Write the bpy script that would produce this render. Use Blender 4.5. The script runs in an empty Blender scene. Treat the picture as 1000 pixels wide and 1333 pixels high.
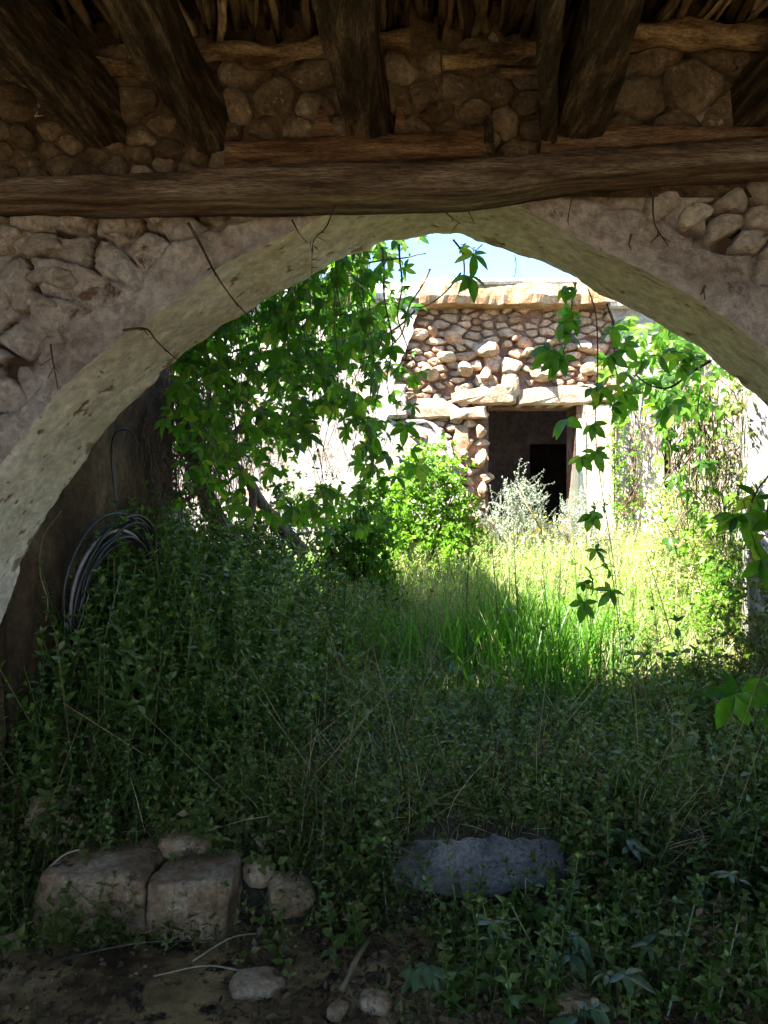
import bpy, math, random
import numpy as np
from mathutils import Vector, Matrix, Euler
R = random.Random(7)
rng = np.random.default_rng(7)
rad = math.radians
sc = bpy.context.scene
col = sc.collection

# ------------------------------------------------------------------ camera
F, CX, CY, H = 963.0, 500.0, 666.5, 1.5
cd = bpy.data.cameras.new('camera'); cam = bpy.data.objects.new('camera', cd); col.objects.link(cam)
cam.location = (0, 0, H); cam.rotation_euler = (rad(90), 0, 0)
cd.sensor_fit = 'VERTICAL'; cd.sensor_height = 36; cd.lens = F/1333*36
cd.clip_start = 0.05; cd.clip_end = 2000
sc.camera = cam
# ------------------------------------------------------------------ sky, sun, exposure
SUN = Vector((-0.60, -0.41, 1.0)).normalized()
el = math.asin(SUN.z); az = math.atan2(SUN.x, SUN.y)
w = bpy.data.worlds.new('World'); sc.world = w; w.use_nodes = True
nt = w.node_tree; sky = nt.nodes.new('ShaderNodeTexSky'); sky.sky_type = 'NISHITA'; sky.sun_disc = False
sky.sun_elevation = el; sky.sun_rotation = az; sky.air_density = 0.8; sky.dust_density = 0.0; sky.ozone_density = 3.0
bg = nt.nodes['Background']; nt.links.new(sky.outputs[0], bg.inputs[0]); bg.inputs[1].default_value = 0.065
ld = bpy.data.lights.new('sun', 'SUN'); ld.energy = 4.6; ld.angle = rad(0.53); ld.color = (1.0, 0.94, 0.85)
lo = bpy.data.objects.new('sun', ld); col.objects.link(lo); lo.location = (-6, -8, 14)
lo.rotation_euler = (-SUN).to_track_quat('-Z', 'Y').to_euler()
sc.view_settings.view_transform = 'Standard'; sc.view_settings.look = 'None'
sc.view_settings.exposure = 3.4; sc.view_settings.gamma = 1.0; sc.view_settings.use_curve_mapping = False
sc.cycles.max_bounces = 10; sc.cycles.diffuse_bounces = 6; sc.cycles.glossy_bounces = 3; sc.cycles.transmission_bounces = 6
sc.cycles.transparent_max_bounces = 8; sc.cycles.caustics_reflective = False; sc.cycles.caustics_refractive = False
sc.cycles.use_denoising = True; sc.cycles.sample_clamp_indirect = 6

def P(px, py, Y): return Vector(((px-CX)/F*Y, Y, H+(CY-py)/F*Y))

# ------------------------------------------------------------------ noise
def _h(ix, iy, iz, s):
    n = (ix*374761393 + iy*668265263 + iz*2147483647 % 1000003*97 + iz*1274126177 + s*144665) & 0x7fffffff
    n = ((n ^ (n >> 13))*1274126177) & 0x7fffffff
    return ((n ^ (n >> 16)) & 0xffff)/65535.0
def vnoise(p, scale, seed=0):
    p = np.asarray(p, dtype=float)*scale + 1000
    i = np.floor(p).astype(np.int64); f = p-i; f = f*f*(3-2*f)
    r = 0
    for dx in (0, 1):
        for dy in (0, 1):
            for dz in (0, 1):
                wgt = (f[..., 0] if dx else 1-f[..., 0])*(f[..., 1] if dy else 1-f[..., 1])*(f[..., 2] if dz else 1-f[..., 2])
                r = r + wgt*_h(i[..., 0]+dx, i[..., 1]+dy, i[..., 2]+dz, seed)
    return r*2-1
def fbm(p, scale, oct=4, seed=0):
    r = 0; a = 1
    for k in range(oct):
        r = r + a*vnoise(p, scale*2**k, seed+k*7); a *= .5
    return r/1.9
def sstep(a, b, x): t = np.clip((x-a)/(b-a), 0, 1); return t*t*(3-2*t)

# ------------------------------------------------------------------ object helpers
ORG = {}
def tag(o, label=None, cat=None, group=None, kind=None):
    if label: o['label'] = label
    if cat: o['category'] = cat
    if group: o['group'] = group
    if kind: o['kind'] = kind
    return o
def thing(name, label, cat, loc=(0, 0, 0), group=None):
    o = bpy.data.objects.new(name, None); col.objects.link(o); o.location = loc
    o.empty_display_size = .1; ORG[o] = Vector(loc)
    return tag(o, label, cat, group)
def raw_mesh(name, V, Fs, mat, smooth=True):
    me = bpy.data.meshes.new(name)
    if isinstance(Fs, np.ndarray):
        n, k = Fs.shape
        me.vertices.add(len(V)); me.vertices.foreach_set('co', np.asarray(V, dtype=np.float32).ravel())
        me.loops.add(n*k); me.loops.foreach_set('vertex_index', Fs.astype(np.int32).ravel())
        me.polygons.add(n); me.polygons.foreach_set('loop_start', np.arange(0, n*k, k, dtype=np.int32))
        me.polygons.foreach_set('loop_total', np.full(n, k, dtype=np.int32))
        if smooth: me.polygons.foreach_set('use_smooth', np.ones(n, dtype=bool))
        me.update(calc_edges=True); me.validate()
    else:
        me.from_pydata([tuple(v) for v in V], [], Fs); me.update()
        if smooth: me.polygons.foreach_set('use_smooth', [True]*len(me.polygons))
    if mat: me.materials.append(mat)
    return me
def link(name, me, parent=None, loc=None):
    """mesh given in world coordinates unless loc is set (then in its own)"""
    o = bpy.data.objects.new(name, me); col.objects.link(o)
    po = ORG[parent] if parent else Vector((0, 0, 0))
    if parent: o.parent = parent
    if loc is None:
        o.location = (0, 0, 0) if parent is None else -po
        ORG[o] = Vector((0, 0, 0))
    else:
        o.location = Vector(loc)-po; ORG[o] = Vector(loc)
    return o
def mk(name, V, Fs, mat, parent=None, smooth=True, centre=True):
    V = np.asarray([tuple(v) for v in V] if not isinstance(V, np.ndarray) else V, dtype=float)
    if centre:
        c = V.mean(axis=0); me = raw_mesh(name, V-c, Fs, mat, smooth); return link(name, me, parent, Vector(c))
    return link(name, raw_mesh(name, V, Fs, mat, smooth), parent)
def put(name, me, M, parent=None):
    o = bpy.data.objects.new(name, me); col.objects.link(o)
    if parent: o.parent = parent; M = Matrix.Translation(-ORG[parent]) @ M
    o.matrix_local = M; return o
class MB:
    def __init__(s): s.V = []; s.F = []
    def add(s, V, Fs):
        b = len(s.V); s.V += [tuple(v) for v in V]; s.F += [tuple(i+b for i in f) for f in Fs]; return s
    def tube(s, pts, r, k=6, cap=True, jit=0):
        pts = [Vector(p) for p in pts]; n = len(pts)
        rr = r if isinstance(r, (list, tuple)) else [r]*n
        V = []; Fs = []; up = Vector((.123, .9, .31))
        for i, p in enumerate(pts):
            t = (pts[min(i+1, n-1)]-pts[max(i-1, 0)]).normalized()
            a = t.cross(up)
            if a.length < 1e-3: a = t.cross(Vector((1, 0, 0)))
            a.normalize(); b = t.cross(a)
            for j in range(k):
                th = 2*math.pi*j/k; q = rr[i]*(1+R.uniform(-jit, jit))
                V.append(p+a*math.cos(th)*q+b*math.sin(th)*q)
        for i in range(n-1):
            for j in range(k):
                Fs.append((i*k+j, i*k+(j+1) % k, (i+1)*k+(j+1) % k, (i+1)*k+j))
        if cap: Fs.append(tuple(range(k-1, -1, -1))); Fs.append(tuple((n-1)*k+j for j in range(k)))
        return s.add(V, Fs)
    def build(s, name, mat, parent=None, smooth=True): return mk(name, s.V, s.F, mat, parent, smooth)
def spline(pts, n):
    """Catmull-Rom through pts, n samples evenly spaced by length"""
    pts = [Vector(p) for p in pts]; out = []
    q = [pts[0]*2-pts[1]]+pts+[pts[-1]*2-pts[-2]]
    for i in range(1, len(q)-2):
        for k in range(12):
            t = k/12; a, b, c, d = q[i-1:i+3]
            out.append(.5*((2*b)+(c-a)*t+(2*a-5*b+4*c-d)*t*t+(3*b-a-3*c+d)*t**3))
    out.append(pts[-1]); A = np.array([tuple(v) for v in out])
    L = np.r_[0, np.cumsum(np.linalg.norm(np.diff(A, axis=0), axis=1))]; t = np.linspace(0, L[-1], n)
    return np.stack([np.interp(t, L, A[:, k]) for k in range(A.shape[1])], 1)
def grid_faces(nu, nv):
    i = np.arange(nu-1)[:, None]; j = np.arange(nv-1)[None, :]
    a = i*nv+j; return np.stack([a, a+nv, a+nv+1, a+1], -1).reshape(-1, 4)

# ------------------------------------------------------------------ materials
def newmat(name):
    m = bpy.data.materials.new(name); m.use_nodes = True; t = m.node_tree; t.nodes.clear()
    out = t.nodes.new('ShaderNodeOutputMaterial'); return m, t, out
def coords(t, scale=(1, 1, 1)):
    tc = t.nodes.new('ShaderNodeTexCoord'); oi = t.nodes.new('ShaderNodeObjectInfo')
    mul = t.nodes.new('ShaderNodeMath'); mul.operation = 'MULTIPLY'; mul.inputs[1].default_value = 37
    t.links.new(oi.outputs['Random'], mul.inputs[0])
    mp = t.nodes.new('ShaderNodeMapping'); mp.inputs['Scale'].default_value = scale
    t.links.new(tc.outputs['Object'], mp.inputs['Vector']); t.links.new(mul.outputs[0], mp.inputs['Location'])
    return mp.outputs[0], oi
def noise(t, v, scale, detail=5, rough=.6, dist=0):
    n = t.nodes.new('ShaderNodeTexNoise'); n.inputs['Scale'].default_value = scale; n.inputs['Detail'].default_value = detail
    n.inputs['Roughness'].default_value = rough; n.inputs['Distortion'].default_value = dist
    t.links.new(v, n.inputs['Vector']); return n.outputs['Fac']
def ramp(t, f, stops):
    r = t.nodes.new('ShaderNodeValToRGB'); e = r.color_ramp.elements
    while len(e) < len(stops): e.new(.5)
    for k, (p, c) in enumerate(stops): e[k].position = p; e[k].color = (*c, 1)
    t.links.new(f, r.inputs[0]); return r.outputs[0]
def mix(t, f, a, b, mode='MIX'):
    m = t.nodes.new('ShaderNodeMix'); m.data_type = 'RGBA'; m.blend_type = mode
    if hasattr(f, 'links'): t.links.new(f, m.inputs[0])
    else: m.inputs[0].default_value = f
    for s, i in ((a, 6), (b, 7)):
        if hasattr(s, 'links'): t.links.new(s, m.inputs[i])
        else: m.inputs[i].default_value = (*s, 1)
    return m.outputs[2]
def surf(name, stops, scale=3, bump=.5, bscale=40, bdist=.01, rough=.9, stretch=(1, 1, 1), spots=None, objvar=0, spec=.2, dist=0, fine=.25, dirt=None):
    m, t, out = newmat(name); v, oi = coords(t, stretch)
    stops = [(.5+(p_-.5)*.62, c_) for p_, c_ in stops]; f = noise(t, v, scale, 6, .62, dist); c = ramp(t, f, stops)
    f2 = noise(t, v, scale*9, 5, .7)
    g = ramp(t, f2, [(.38, (1-fine*1.3,)*3), (.62, (1+fine*.8,)*3)]); c = mix(t, 1.0, c, g, 'MULTIPLY')
    if spots:
        for (sc_, lo_, hi_, colr) in spots:
            f3 = noise(t, v, sc_, 6, .7, .3); k = ramp(t, f3, [(lo_-.03, (0, 0, 0)), (hi_-.03, (1, 1, 1))]); c = mix(t, k, c, colr)
    if objvar:
        g2 = ramp(t, oi.outputs['Random'], [(0, (1-objvar, 1-objvar*1.1, 1-objvar*1.25)), (1, (1+objvar,)*3)]); c = mix(t, 1.0, c, g2, 'MULTIPLY')
    if dirt:
        at_ = t.nodes.new('ShaderNodeAttribute'); at_.attribute_name = 'dirt'; k = ramp(t, at_.outputs['Fac'], [(.25, (0, 0, 0)), (.75, (1, 1, 1))]); c = mix(t, k, c, dirt)
    b = t.nodes.new('ShaderNodeBsdfPrincipled'); t.links.new(c, b.inputs['Base Color']); b.inputs['Roughness'].default_value = rough
    b.inputs['Specular IOR Level'].default_value = spec
    bp = t.nodes.new('ShaderNodeBump'); bp.inputs['Strength'].default_value = bump; bp.inputs['Distance'].default_value = bdist*2.2
    fb = noise(t, v, bscale*.7, 8, .72); t.links.new(fb, bp.inputs['Height']); t.links.new(bp.outputs[0], b.inputs['Normal'])
    t.links.new(b.outputs[0], out.inputs[0]); return m
def leafmat(name, c1, c2, trans, tf=.4, rough=.42, spec=.35, c3=None, pos3=.9):
    m, t, out = newmat(name); g = t.nodes.new('ShaderNodeNewGeometry'); v, oi = coords(t)
    ad = t.nodes.new('ShaderNodeMath'); ad.operation = 'ADD'; t.links.new(g.outputs['Random Per Island'], ad.inputs[0]); t.links.new(oi.outputs['Random'], ad.inputs[1])
    fr = t.nodes.new('ShaderNodeMath'); fr.operation = 'FRACT'; t.links.new(ad.outputs[0], fr.inputs[0])
    st = [(0, c1), (pos3-.08 if c3 else 1, c2)]
    if c3: st.append((pos3, c3))
    c = ramp(t, fr.outputs[0], st)
    f2 = noise(t, v, 60, 4, .6); gg = ramp(t, f2, [(.3, (.75,)*3), (.7, (1.2,)*3)]); c = mix(t, 1.0, c, gg, 'MULTIPLY')
    b = t.nodes.new('ShaderNodeBsdfPrincipled'); t.links.new(c, b.inputs['Base Color']); b.inputs['Roughness'].default_value = rough
    b.inputs['Specular IOR Level'].default_value = spec
    tr = t.nodes.new('ShaderNodeBsdfTranslucent'); tc = mix(t, 1.0, c, trans, 'MULTIPLY'); t.links.new(tc, tr.inputs[0])
    ms = t.nodes.new('ShaderNodeMixShader'); ms.inputs[0].default_value = tf
    t.links.new(b.outputs[0], ms.inputs[1]); t.links.new(tr.outputs[0], ms.inputs[2]); t.links.new(ms.outputs[0], out.inputs[0]); return m

M = {}
M['wallplaster'] = surf('old_plaster', [(.2, (.40, .33, .285)), (.45, (.56, .505, .47)), (.62, (.69, .645, .615)), (.8, (.52, .455, .41))], 3.2, 1.0, 22, .03,
    spots=[(5, .64, .70, (.20, .125, .08)), (30, .68, .76, (.2, .15, .11))], dirt=(.13, .08, .05))
M['cream'] = surf('cream_limewash', [(.2, (.66, .62, .50)), (.5, (.83, .80, .69)), (.75, (.86, .85, .77))], 2.2, 1.0, 45, .012,
    spots=[(9, .62, .74, (.6, .56, .45)), (55, .66, .71, (.25, .21, .15)), (3.5, .62, .72, (.60, .53, .41))], fine=.2, dirt=(.27, .21, .13))
M['stone_in'] = surf('rubble_stone', [(.25, (.12, .09, .065)), (.5, (.24, .185, .135)), (.75, (.38, .32, .26))], 5, 1.0, 35, .02, objvar=.35,
    spots=[(22, .62, .70, (.45, .42, .37))])
M['stone_wash'] = surf('limewashed_stone', [(.25, (.38, .32, .27)), (.5, (.54, .485, .44)), (.75, (.65, .61, .57))], 4, 1.0, 30, .02, objvar=.15,
    spots=[(6, .62, .7, (.2, .13, .085))])
M['mortar'] = surf('earth_mortar', [(.3, (.10, .065, .04)), (.55, (.20, .14, .095)), (.8, (.27, .20, .14))], 5, 1.0, 50, .02)
M['beamwood'] = surf('weathered_beam', [(.25, (.10, .068, .048)), (.5, (.26, .19, .14)), (.7, (.42, .34, .27)), (.85, (.56, .49, .41))], 3, 1.0, 14, .02, stretch=(1, 9, 9), fine=.4)
M['rustwood'] = surf('reddish_timber', [(.25, (.12, .065, .035)), (.5, (.30, .18, .11)), (.75, (.48, .36, .25))], 4, 1.0, 14, .02, stretch=(1, 7, 7), fine=.4)
M['darkwood'] = surf('dark_rafter', [(.3, (.035, .027, .018)), (.55, (.12, .09, .06)), (.8, (.34, .27, .17))], 4, 1.0, 14, .02, stretch=(8, 1, 8), fine=.4)  # dark to tan wood tone, stretched along the grain
M['logwood'] = surf('peeled_log', [(.3, (.10, .06, .035)), (.5, (.30, .21, .12)), (.8, (.56, .44, .28))], 5, .9, 20, .015, stretch=(1, 4, 4), fine=.4)
M['stick'] = surf('dry_stick', [(.3, (.08, .06, .038)), (.55, (.27, .21, .13)), (.8, (.55, .46, .33))], 4, .8, 20, .01, stretch=(5, .8, 5), objvar=.7)
M['deck'] = surf('roof_earth', [(.3, (.015, .012, .009)), (.7, (.06, .045, .03))], 6, 1, 30, .03)
M['ground'] = surf('courtyard_soil', [(.3, (.07, .05, .033)), (.5, (.13, .10, .065)), (.75, (.24, .20, .14))], 2.5, 1, 40, .03,
    spots=[(4, .58, .66, (.06, .06, .03))])
M['floor'] = surf('earth_floor', [(.3, (.09, .055, .025)), (.5, (.40, .27, .11)), (.7, (.58, .42, .20))], 2.2, 1, 35, .02,
    spots=[(7, .58, .64, (.035, .025, .015))])
M['back_plaster'] = surf('sunlit_whitewash', [(.2, (.26, .21, .17)), (.45, (.42, .385, .35)), (.75, (.54, .515, .49))], 2.2, 1.0, 22, .03,
    spots=[(2.2, .58, .66, (.38, .25, .16)), (9, .63, .7, (.24, .2, .16))])
M['ochre'] = surf('ochre_plaster', [(.3, (.50, .34, .2)), (.5, (.62, .48, .33)), (.75, (.70, .62, .5))], 3, .8, 30, .02,
    spots=[(5, .6, .7, (.28, .2, .12))], stretch=(1, 1, .35))
M['rubble'] = surf('reddish_rubble', [(.25, (.32, .17, .10)), (.5, (.46, .29, .19)), (.75, (.55, .41, .30))], 5, .9, 30, .02, objvar=.3)
M['palerock'] = surf('pale_boulder', [(.25, (.30, .19, .12)), (.55, (.42, .30, .205)), (.8, (.52, .42, .32))], 6, .9, 25, .02, objvar=.12)
M['earthjoint'] = surf('red_earth_mortar', [(.3, (.22, .12, .08)), (.7, (.36, .22, .155))], 7, 1, 30, .03)
M['ledge'] = surf('ochre_ledge', [(.3, (.30, .16, .08)), (.5, (.42, .26, .14)), (.75, (.50, .40, .28))], 4, .9, 20, .03)
M['whitecap'] = surf('pale_concrete_cap', [(.3, (.48, .45, .40)), (.6, (.68, .66, .62))], 4, .8, 25, .02)
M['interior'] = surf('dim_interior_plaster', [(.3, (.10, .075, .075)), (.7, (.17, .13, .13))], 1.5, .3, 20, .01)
M['blackroom'] = surf('shade_dark_plaster', [(.3, (.05, .038, .034)), (.7, (.11, .085, .078))], 2, .3, 20, .01)  # near-black colour paints in the shade of the inner room
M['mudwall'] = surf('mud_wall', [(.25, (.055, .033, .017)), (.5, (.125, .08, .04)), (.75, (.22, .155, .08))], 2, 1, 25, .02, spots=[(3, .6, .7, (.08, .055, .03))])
M['rwhite'] = surf('right_whitewash', [(.25, (.26, .23, .20)), (.5, (.48, .45, .41)), (.75, (.62, .6, .56))], 2.4, 1, 18, .03, stretch=(1, 1, .5), spots=[(6, .62, .7, (.3, .25, .2))])
M['paintwhite'] = surf('white_frame_paint', [(.3, (.6, .57, .52)), (.7, (.75, .73, .69))], 6, .4, 30, .005, stretch=(3, 3, .5))
M['threshold'] = surf('threshold_stone', [(.25, (.18, .11, .055)), (.5, (.38, .25, .14)), (.75, (.56, .43, .28))], 5, 1.0, 40, .012, spots=[(9, .60, .68, (.09, .065, .04)), (5, .66, .76, (.42, .38, .31))])
M['slab'] = surf('grey_slab', [(.25, (.18, .165, .15)), (.55, (.36, .33, .30)), (.8, (.54, .50, .46))], 6, 1, 80, .008, spots=[(60, .60, .68, (.09, .09, .09)), (3, .64, .74, (.14, .125, .1))])
M['hose'] = surf('black_hose', [(.3, (.015, .015, .016)), (.7, (.035, .035, .036))], 4, .2, 30, .002, rough=.38, spec=.5)
M['hosegrey'] = surf('faded_hose', [(.3, (.20, .18, .19)), (.7, (.34, .31, .33))], 4, .2, 30, .002, rough=.5, spec=.4)
M['bark'] = surf('creeper_bark', [(.3, (.035, .025, .018)), (.7, (.12, .085, .055))], 12, .6, 60, .004, objvar=.3)
M['trunk'] = surf('grey_bark', [(.3, (.06, .05, .04)), (.5, (.15, .12, .09)), (.8, (.28, .24, .19))], 8, 1, 40, .01, stretch=(2, 2, .6))
M['dryroot'] = surf('dry_rootlets', [(.3, (.06, .042, .028)), (.7, (.20, .15, .10))], 20, .3, 60, .002)
M['drygrass'] = leafmat('dry_straw', (.24, .19, .10), (.45, .38, .23), (1, .9, .7), .3, .7, .1)
M['palegrass'] = leafmat('bleached_grass', (.48, .43, .28), (.66, .61, .45), (1, .95, .8), .35, .7, .1)
M['litter'] = leafmat('leaf_litter', (.06, .038, .02), (.16, .105, .06), (1, .8, .5), .15, .8, .1)
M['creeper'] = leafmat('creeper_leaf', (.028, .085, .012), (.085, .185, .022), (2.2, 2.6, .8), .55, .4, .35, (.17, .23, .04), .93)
M['nettle'] = leafmat('weed_leaf', (.05, .10, .016), (.115, .185, .03), (1.5, 1.9, .6), .35, .36, .5, (.19, .25, .09), .8)
M['nettle_stem'] = leafmat('weed_stem', (.07, .10, .035), (.12, .15, .05), (1.2, 1.4, .7), .2, .6, .2)
M['ground_leaf'] = leafmat('tangle_leaf', (.06, .09, .018), (.15, .18, .04), (1.5, 1.8, .7), .35, .5, .3, (.22, .17, .09), .88)
M['meadow'] = leafmat('meadow_grass', (.14, .23, .055), (.30, .38, .12), (1.3, 1.3, .75), .45, .6, .2, (.55, .49, .33), .7)
M['blade'] = leafmat('grass_blade', (.05, .13, .018), (.10, .22, .03), (1.8, 2.2, .6), .5, .45, .3)
M['stalk'] = leafmat('weed_stalk', (.03, .045, .018), (.06, .075, .03), (1, 1.2, .6), .2, .6, .2)
M['silver'] = leafmat('silver_leaf', (.26, .30, .24), (.42, .46, .38), (1.1, 1.2, .9), .3, .6, .2)
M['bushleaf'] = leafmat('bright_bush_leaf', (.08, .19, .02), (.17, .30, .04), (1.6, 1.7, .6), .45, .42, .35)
M['bushdark'] = leafmat('broad_weed_leaf', (.06, .11, .02), (.13, .2, .035), (1.5, 1.7, .6), .4, .42, .35)
M['olive_leaf'] = leafmat('olive_leaf', (.085, .085, .03), (.17, .15, .06), (1.3, 1.4, .7), .35, .6, .2, (.28, .2, .11), .8)
M['yellow'] = leafmat('yellow_flower', (.6, .42, .03), (.7, .5, .05), (1, 1, .5), .3)
M['blueleaf'] = leafmat('bluish_leaf', (.05, .10, .045), (.09, .15, .07), (1, 1.3, .8), .2, .28, .6)

# ------------------------------------------------------------------ ground
def ground_z(x, y):
    x = np.asarray(x, float); y = np.asarray(y, float)
    a = sstep(2.62, 3.0, y)*.26 + np.clip(y-3.0, 0, 2.2)*.04 + sstep(5, 8.3, y)*.46
    m = .45*np.exp(-((x+1.45)/.75)**2)*sstep(3.0, 4.0, y)*(1-sstep(5.2, 6.6, y))
    m = m+.16*sstep(1.0, 2.0, x)*sstep(2.7, 3.6, y)*(1-sstep(5, 7, y))
    p = np.stack([x, y, x*0], -1)
    n = fbm(p, 1.1, 4, 3)*.05*sstep(2.9, 3.6, y)+fbm(p, 5, 3, 9)*.012
    far = sstep(9, 20, np.hypot(x, y-5)); return (a+m+n)*(1-far)+far*.3
def axis(lo, hi, n, far):
    c = np.linspace(lo, hi, n); return np.r_[-np.geomspace(far, abs(lo)+1, 8) if lo < 0 else [], c, hi+np.geomspace(1, far, 8)]
gx = np.unique(np.r_[-300, -120, -50, -20, -10, -6, np.linspace(-4, 4.5, 150), 6, 10, 20, 50, 120, 300])
gy = np.unique(np.r_[-300, -100, -30, -10, -5, -2, 0, 1, np.linspace(1.7, 9, 150), 12, 20, 40, 100, 300])
X, Y = np.meshgrid(gx, gy, indexing='ij'); Z = ground_z(X, Y)
g = mk('ground', np.stack([X, Y, Z], -1).reshape(-1, 3), grid_faces(len(gx), len(gy)), M['ground'], centre=False); tag(g, kind='structure')
fx = np.linspace(-2.3, 2.3, 90); fy = np.linspace(-4.5, 2.66, 120); X, Y = np.meshgrid(fx, fy, indexing='ij')
Z = ground_z(X, Y)+.012+.012*fbm(np.stack([X, Y, X*0], -1), 2.5, 4, 31)
Z = np.maximum(Z, ground_z(X, Y)+.004)
g = mk('earth_floor', np.stack([X, Y, Z], -1).reshape(-1, 3), grid_faces(90, 120), M['floor'], centre=False); tag(g, kind='structure')
def gz(x, y): return float(ground_z(np.array([x]), np.array([y]))[0])

# ------------------------------------------------------------------ stones
def clip_cell(c, pts, box, aniso):
    x0, x1, z0, z1 = box; poly = [(x0, z0), (x1, z0), (x1, z1), (x0, z1)]
    for q in pts:
        if q is c: continue
        dx = (q[0]-c[0]); dz = (q[1]-c[1])*aniso
        if dx*dx+dz*dz > 4: continue
        mx = (q[0]+c[0])/2; mz = (q[1]+c[1])/2
        nx, nz = dx, dz*aniso
        out = []
        for i in range(len(poly)):
            a = poly[i]; b = poly[(i+1) % len(poly)]
            da = (a[0]-mx)*nx+(a[1]-mz)*nz; db = (b[0]-mx)*nx+(b[1]-mz)*nz
            if da <= 0: out.append(a)
            if (da < 0 < db) or (db < 0 < da):
                t = da/(da-db); out.append((a[0]+(b[0]-a[0])*t, a[1]+(b[1]-a[1])*t))
        poly = out
        if len(poly) < 3: return None
    return poly
def poisson(box, rfun, tries, aniso=1.0, ok=None):
    pts = []
    for _ in range(tries):
        x = R.uniform(box[0], box[1]); z = R.uniform(box[2], box[3])
        if ok and not ok(x, z): continue
        r = rfun(x, z)
        if all((x-p[0])**2+((z-p[1])*aniso)**2 > (.5*(r+p[2]))**2 for p in pts): pts.append((x, z, r))
    return pts
def stone_mesh(poly, gap, depth, bulge, seed=0):
    """pillow-shaped stone from an outline in x,z; face towards -y. returns verts rel centre, faces, centre"""
    cx = sum(p[0] for p in poly)/len(poly); cz = sum(p[1] for p in poly)/len(poly)
    r = Random_(seed)
    sz = math.sqrt(abs(sum(poly[i][0]*poly[(i+1) % len(poly)][1]-poly[(i+1) % len(poly)][0]*poly[i][1] for i in range(len(poly))))/2)
    if sz < .02: return None
    k = max(.3, 1-gap/(sz*.5)); pl = [((p[0]-cx)*k, (p[1]-cz)*k) for p in poly]
    q = []
    for i in range(len(pl)):
        a = pl[i]; b = pl[(i+1) % len(pl)]; L = math.hypot(a[0]-b[0], a[1]-b[1])
        if L < sz*.06: continue
        for t in ((.22, .78) if L < sz*.9 else (.14, .5, .86)):
            q.append((a[0]+(b[0]-a[0])*t+r.uniform(-.03, .03)*sz, a[1]+(b[1]-a[1])*t+r.uniform(-.03, .03)*sz))
    n = len(q)
    if n < 4: return None
    tx, tz = r.uniform(-.25, .25), r.uniform(-.25, .25); V = []; Fs = []
    cuts = [(r.uniform(0, 6.28), r.uniform(.25, .6), r.uniform(.5, 1.1)) for _ in range(4)]
    for (s, d, j) in ((.98, depth, 0), (1.0, -bulge*.1, .02), (.96, -bulge*.65, .03), (.82, -bulge*.95, .04), (.45, -bulge*1.05, .05)):
        for (x, z) in q:
            X_, Z_ = x*s+r.uniform(-j, j)*sz, z*s+r.uniform(-j, j)*sz; y_ = d-(X_*tx+Z_*tz)*(d < 0)*.7
            if d < 0:
                for (a_, o_, k_) in cuts: y_ += max(0, (math.cos(a_)*X_+math.sin(a_)*Z_)/sz-o_)*k_*bulge*1.6
            V.append((X_, min(y_, depth)+r.uniform(-j, j)*bulge*1.5, Z_))
    V.append((r.uniform(-.1, .1)*sz, -bulge*1.05, r.uniform(-.1, .1)*sz))
    for L in range(4):
        for i in range(n): Fs.append((L*n+i, L*n+(i+1) % n, (L+1)*n+(i+1) % n, (L+1)*n+i))
    for i in range(n): Fs.append((4*n+i, 4*n+(i+1) % n, 5*n))
    return V, Fs, (cx, cz)
Random_ = random.Random
def ico_rock(seed, sub=2, sx=1, sy=1, sz=1, rough=.25):
    import bmesh
    bm = bmesh.new(); bmesh.ops.create_icosphere(bm, subdivisions=sub, radius=1)
    V = np.array([v.co[:] for v in bm.verts]); Fs = [tuple(v.index for v in f.verts) for f in bm.faces]; bm.free()
    r = Random_(seed)
    for _ in range(9):
        nrm = np.array([r.gauss(0, 1) for _ in range(3)]); nrm /= np.linalg.norm(nrm); d = r.uniform(.5, .82)
        s = V@nrm; V = V-np.outer(np.maximum(s-d, 0), nrm)*.92
    V = V*(1+rough*fbm(V+seed*3.1, 1.3, 3, seed)[:, None])
    return V*np.array([sx, sy, sz]), Fs

# ------------------------------------------------------------------ room: arch wall
Y1, Y2 = 2.62, 3.15
fr = [(-160, 1250), (-155, 1000), (-130, 830), (-70, 712), (0, 606), (40, 552), (76, 510), (120, 472), (200, 410), (280, 354), (380, 302), (440, 274), (520, 252), (590, 247), (650, 258), (715, 290), (760, 313), (835, 349), (925, 400), (1000, 454), (1080, 540), (1150, 660), (1180, 800), (1185, 1250)]
fa = [(-62, 1250), (-58, 1040), (-32, 925), (0, 836), (16, 780), (42, 710), (86, 640), (132, 570), (192, 503), (248, 454), (320, 408), (408, 362), (450, 340), (496, 319), (540, 311), (580, 309), (632, 319), (700, 342), (760, 371), (835, 412), (922, 466), (1000, 529), (1060, 600), (1110, 700), (1135, 850), (1140, 1250)]
NS = 700
Af = spline([P(x, y, Y1) for x, y in fr], NS); Ab = spline([P(x, y, Y2) for x, y in fa], NS)
WX, WT = 2.45, 3.45
C0 = np.array([.2, Y1, 1.1])
for A_, a_ in ((Af, .016), (Ab, .012)):
    d_ = A_-C0; d_[:, 1] = 0; d_ /= np.linalg.norm(d_, axis=1)[:, None]; A_ += d_*(a_*fbm(A_, 4, 4, 301)+a_*.5*fbm(A_, 18, 3, 302))[:, None]
def outer(p):
    d = np.array([p[0]-C0[0], p[2]-C0[2]]); best = 1e9
    for lim, c, k in ((WX, d[0], 0), (-WX, d[0], 0), (WT-C0[2], d[1], 1), (-.1-C0[2], d[1], 1)):
        off = (lim-C0[0]) if k == 0 else lim
        if abs(c) > 1e-6 and off/c > 1e-6: best = min(best, off/c)
    return np.array([C0[0]+d[0]*best, Y1, C0[2]+d[1]*best])
Bo = np.array([outer(p) for p in Af])
NT = 150; tt = (np.linspace(0, 1, NT)**1.5)
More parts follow.
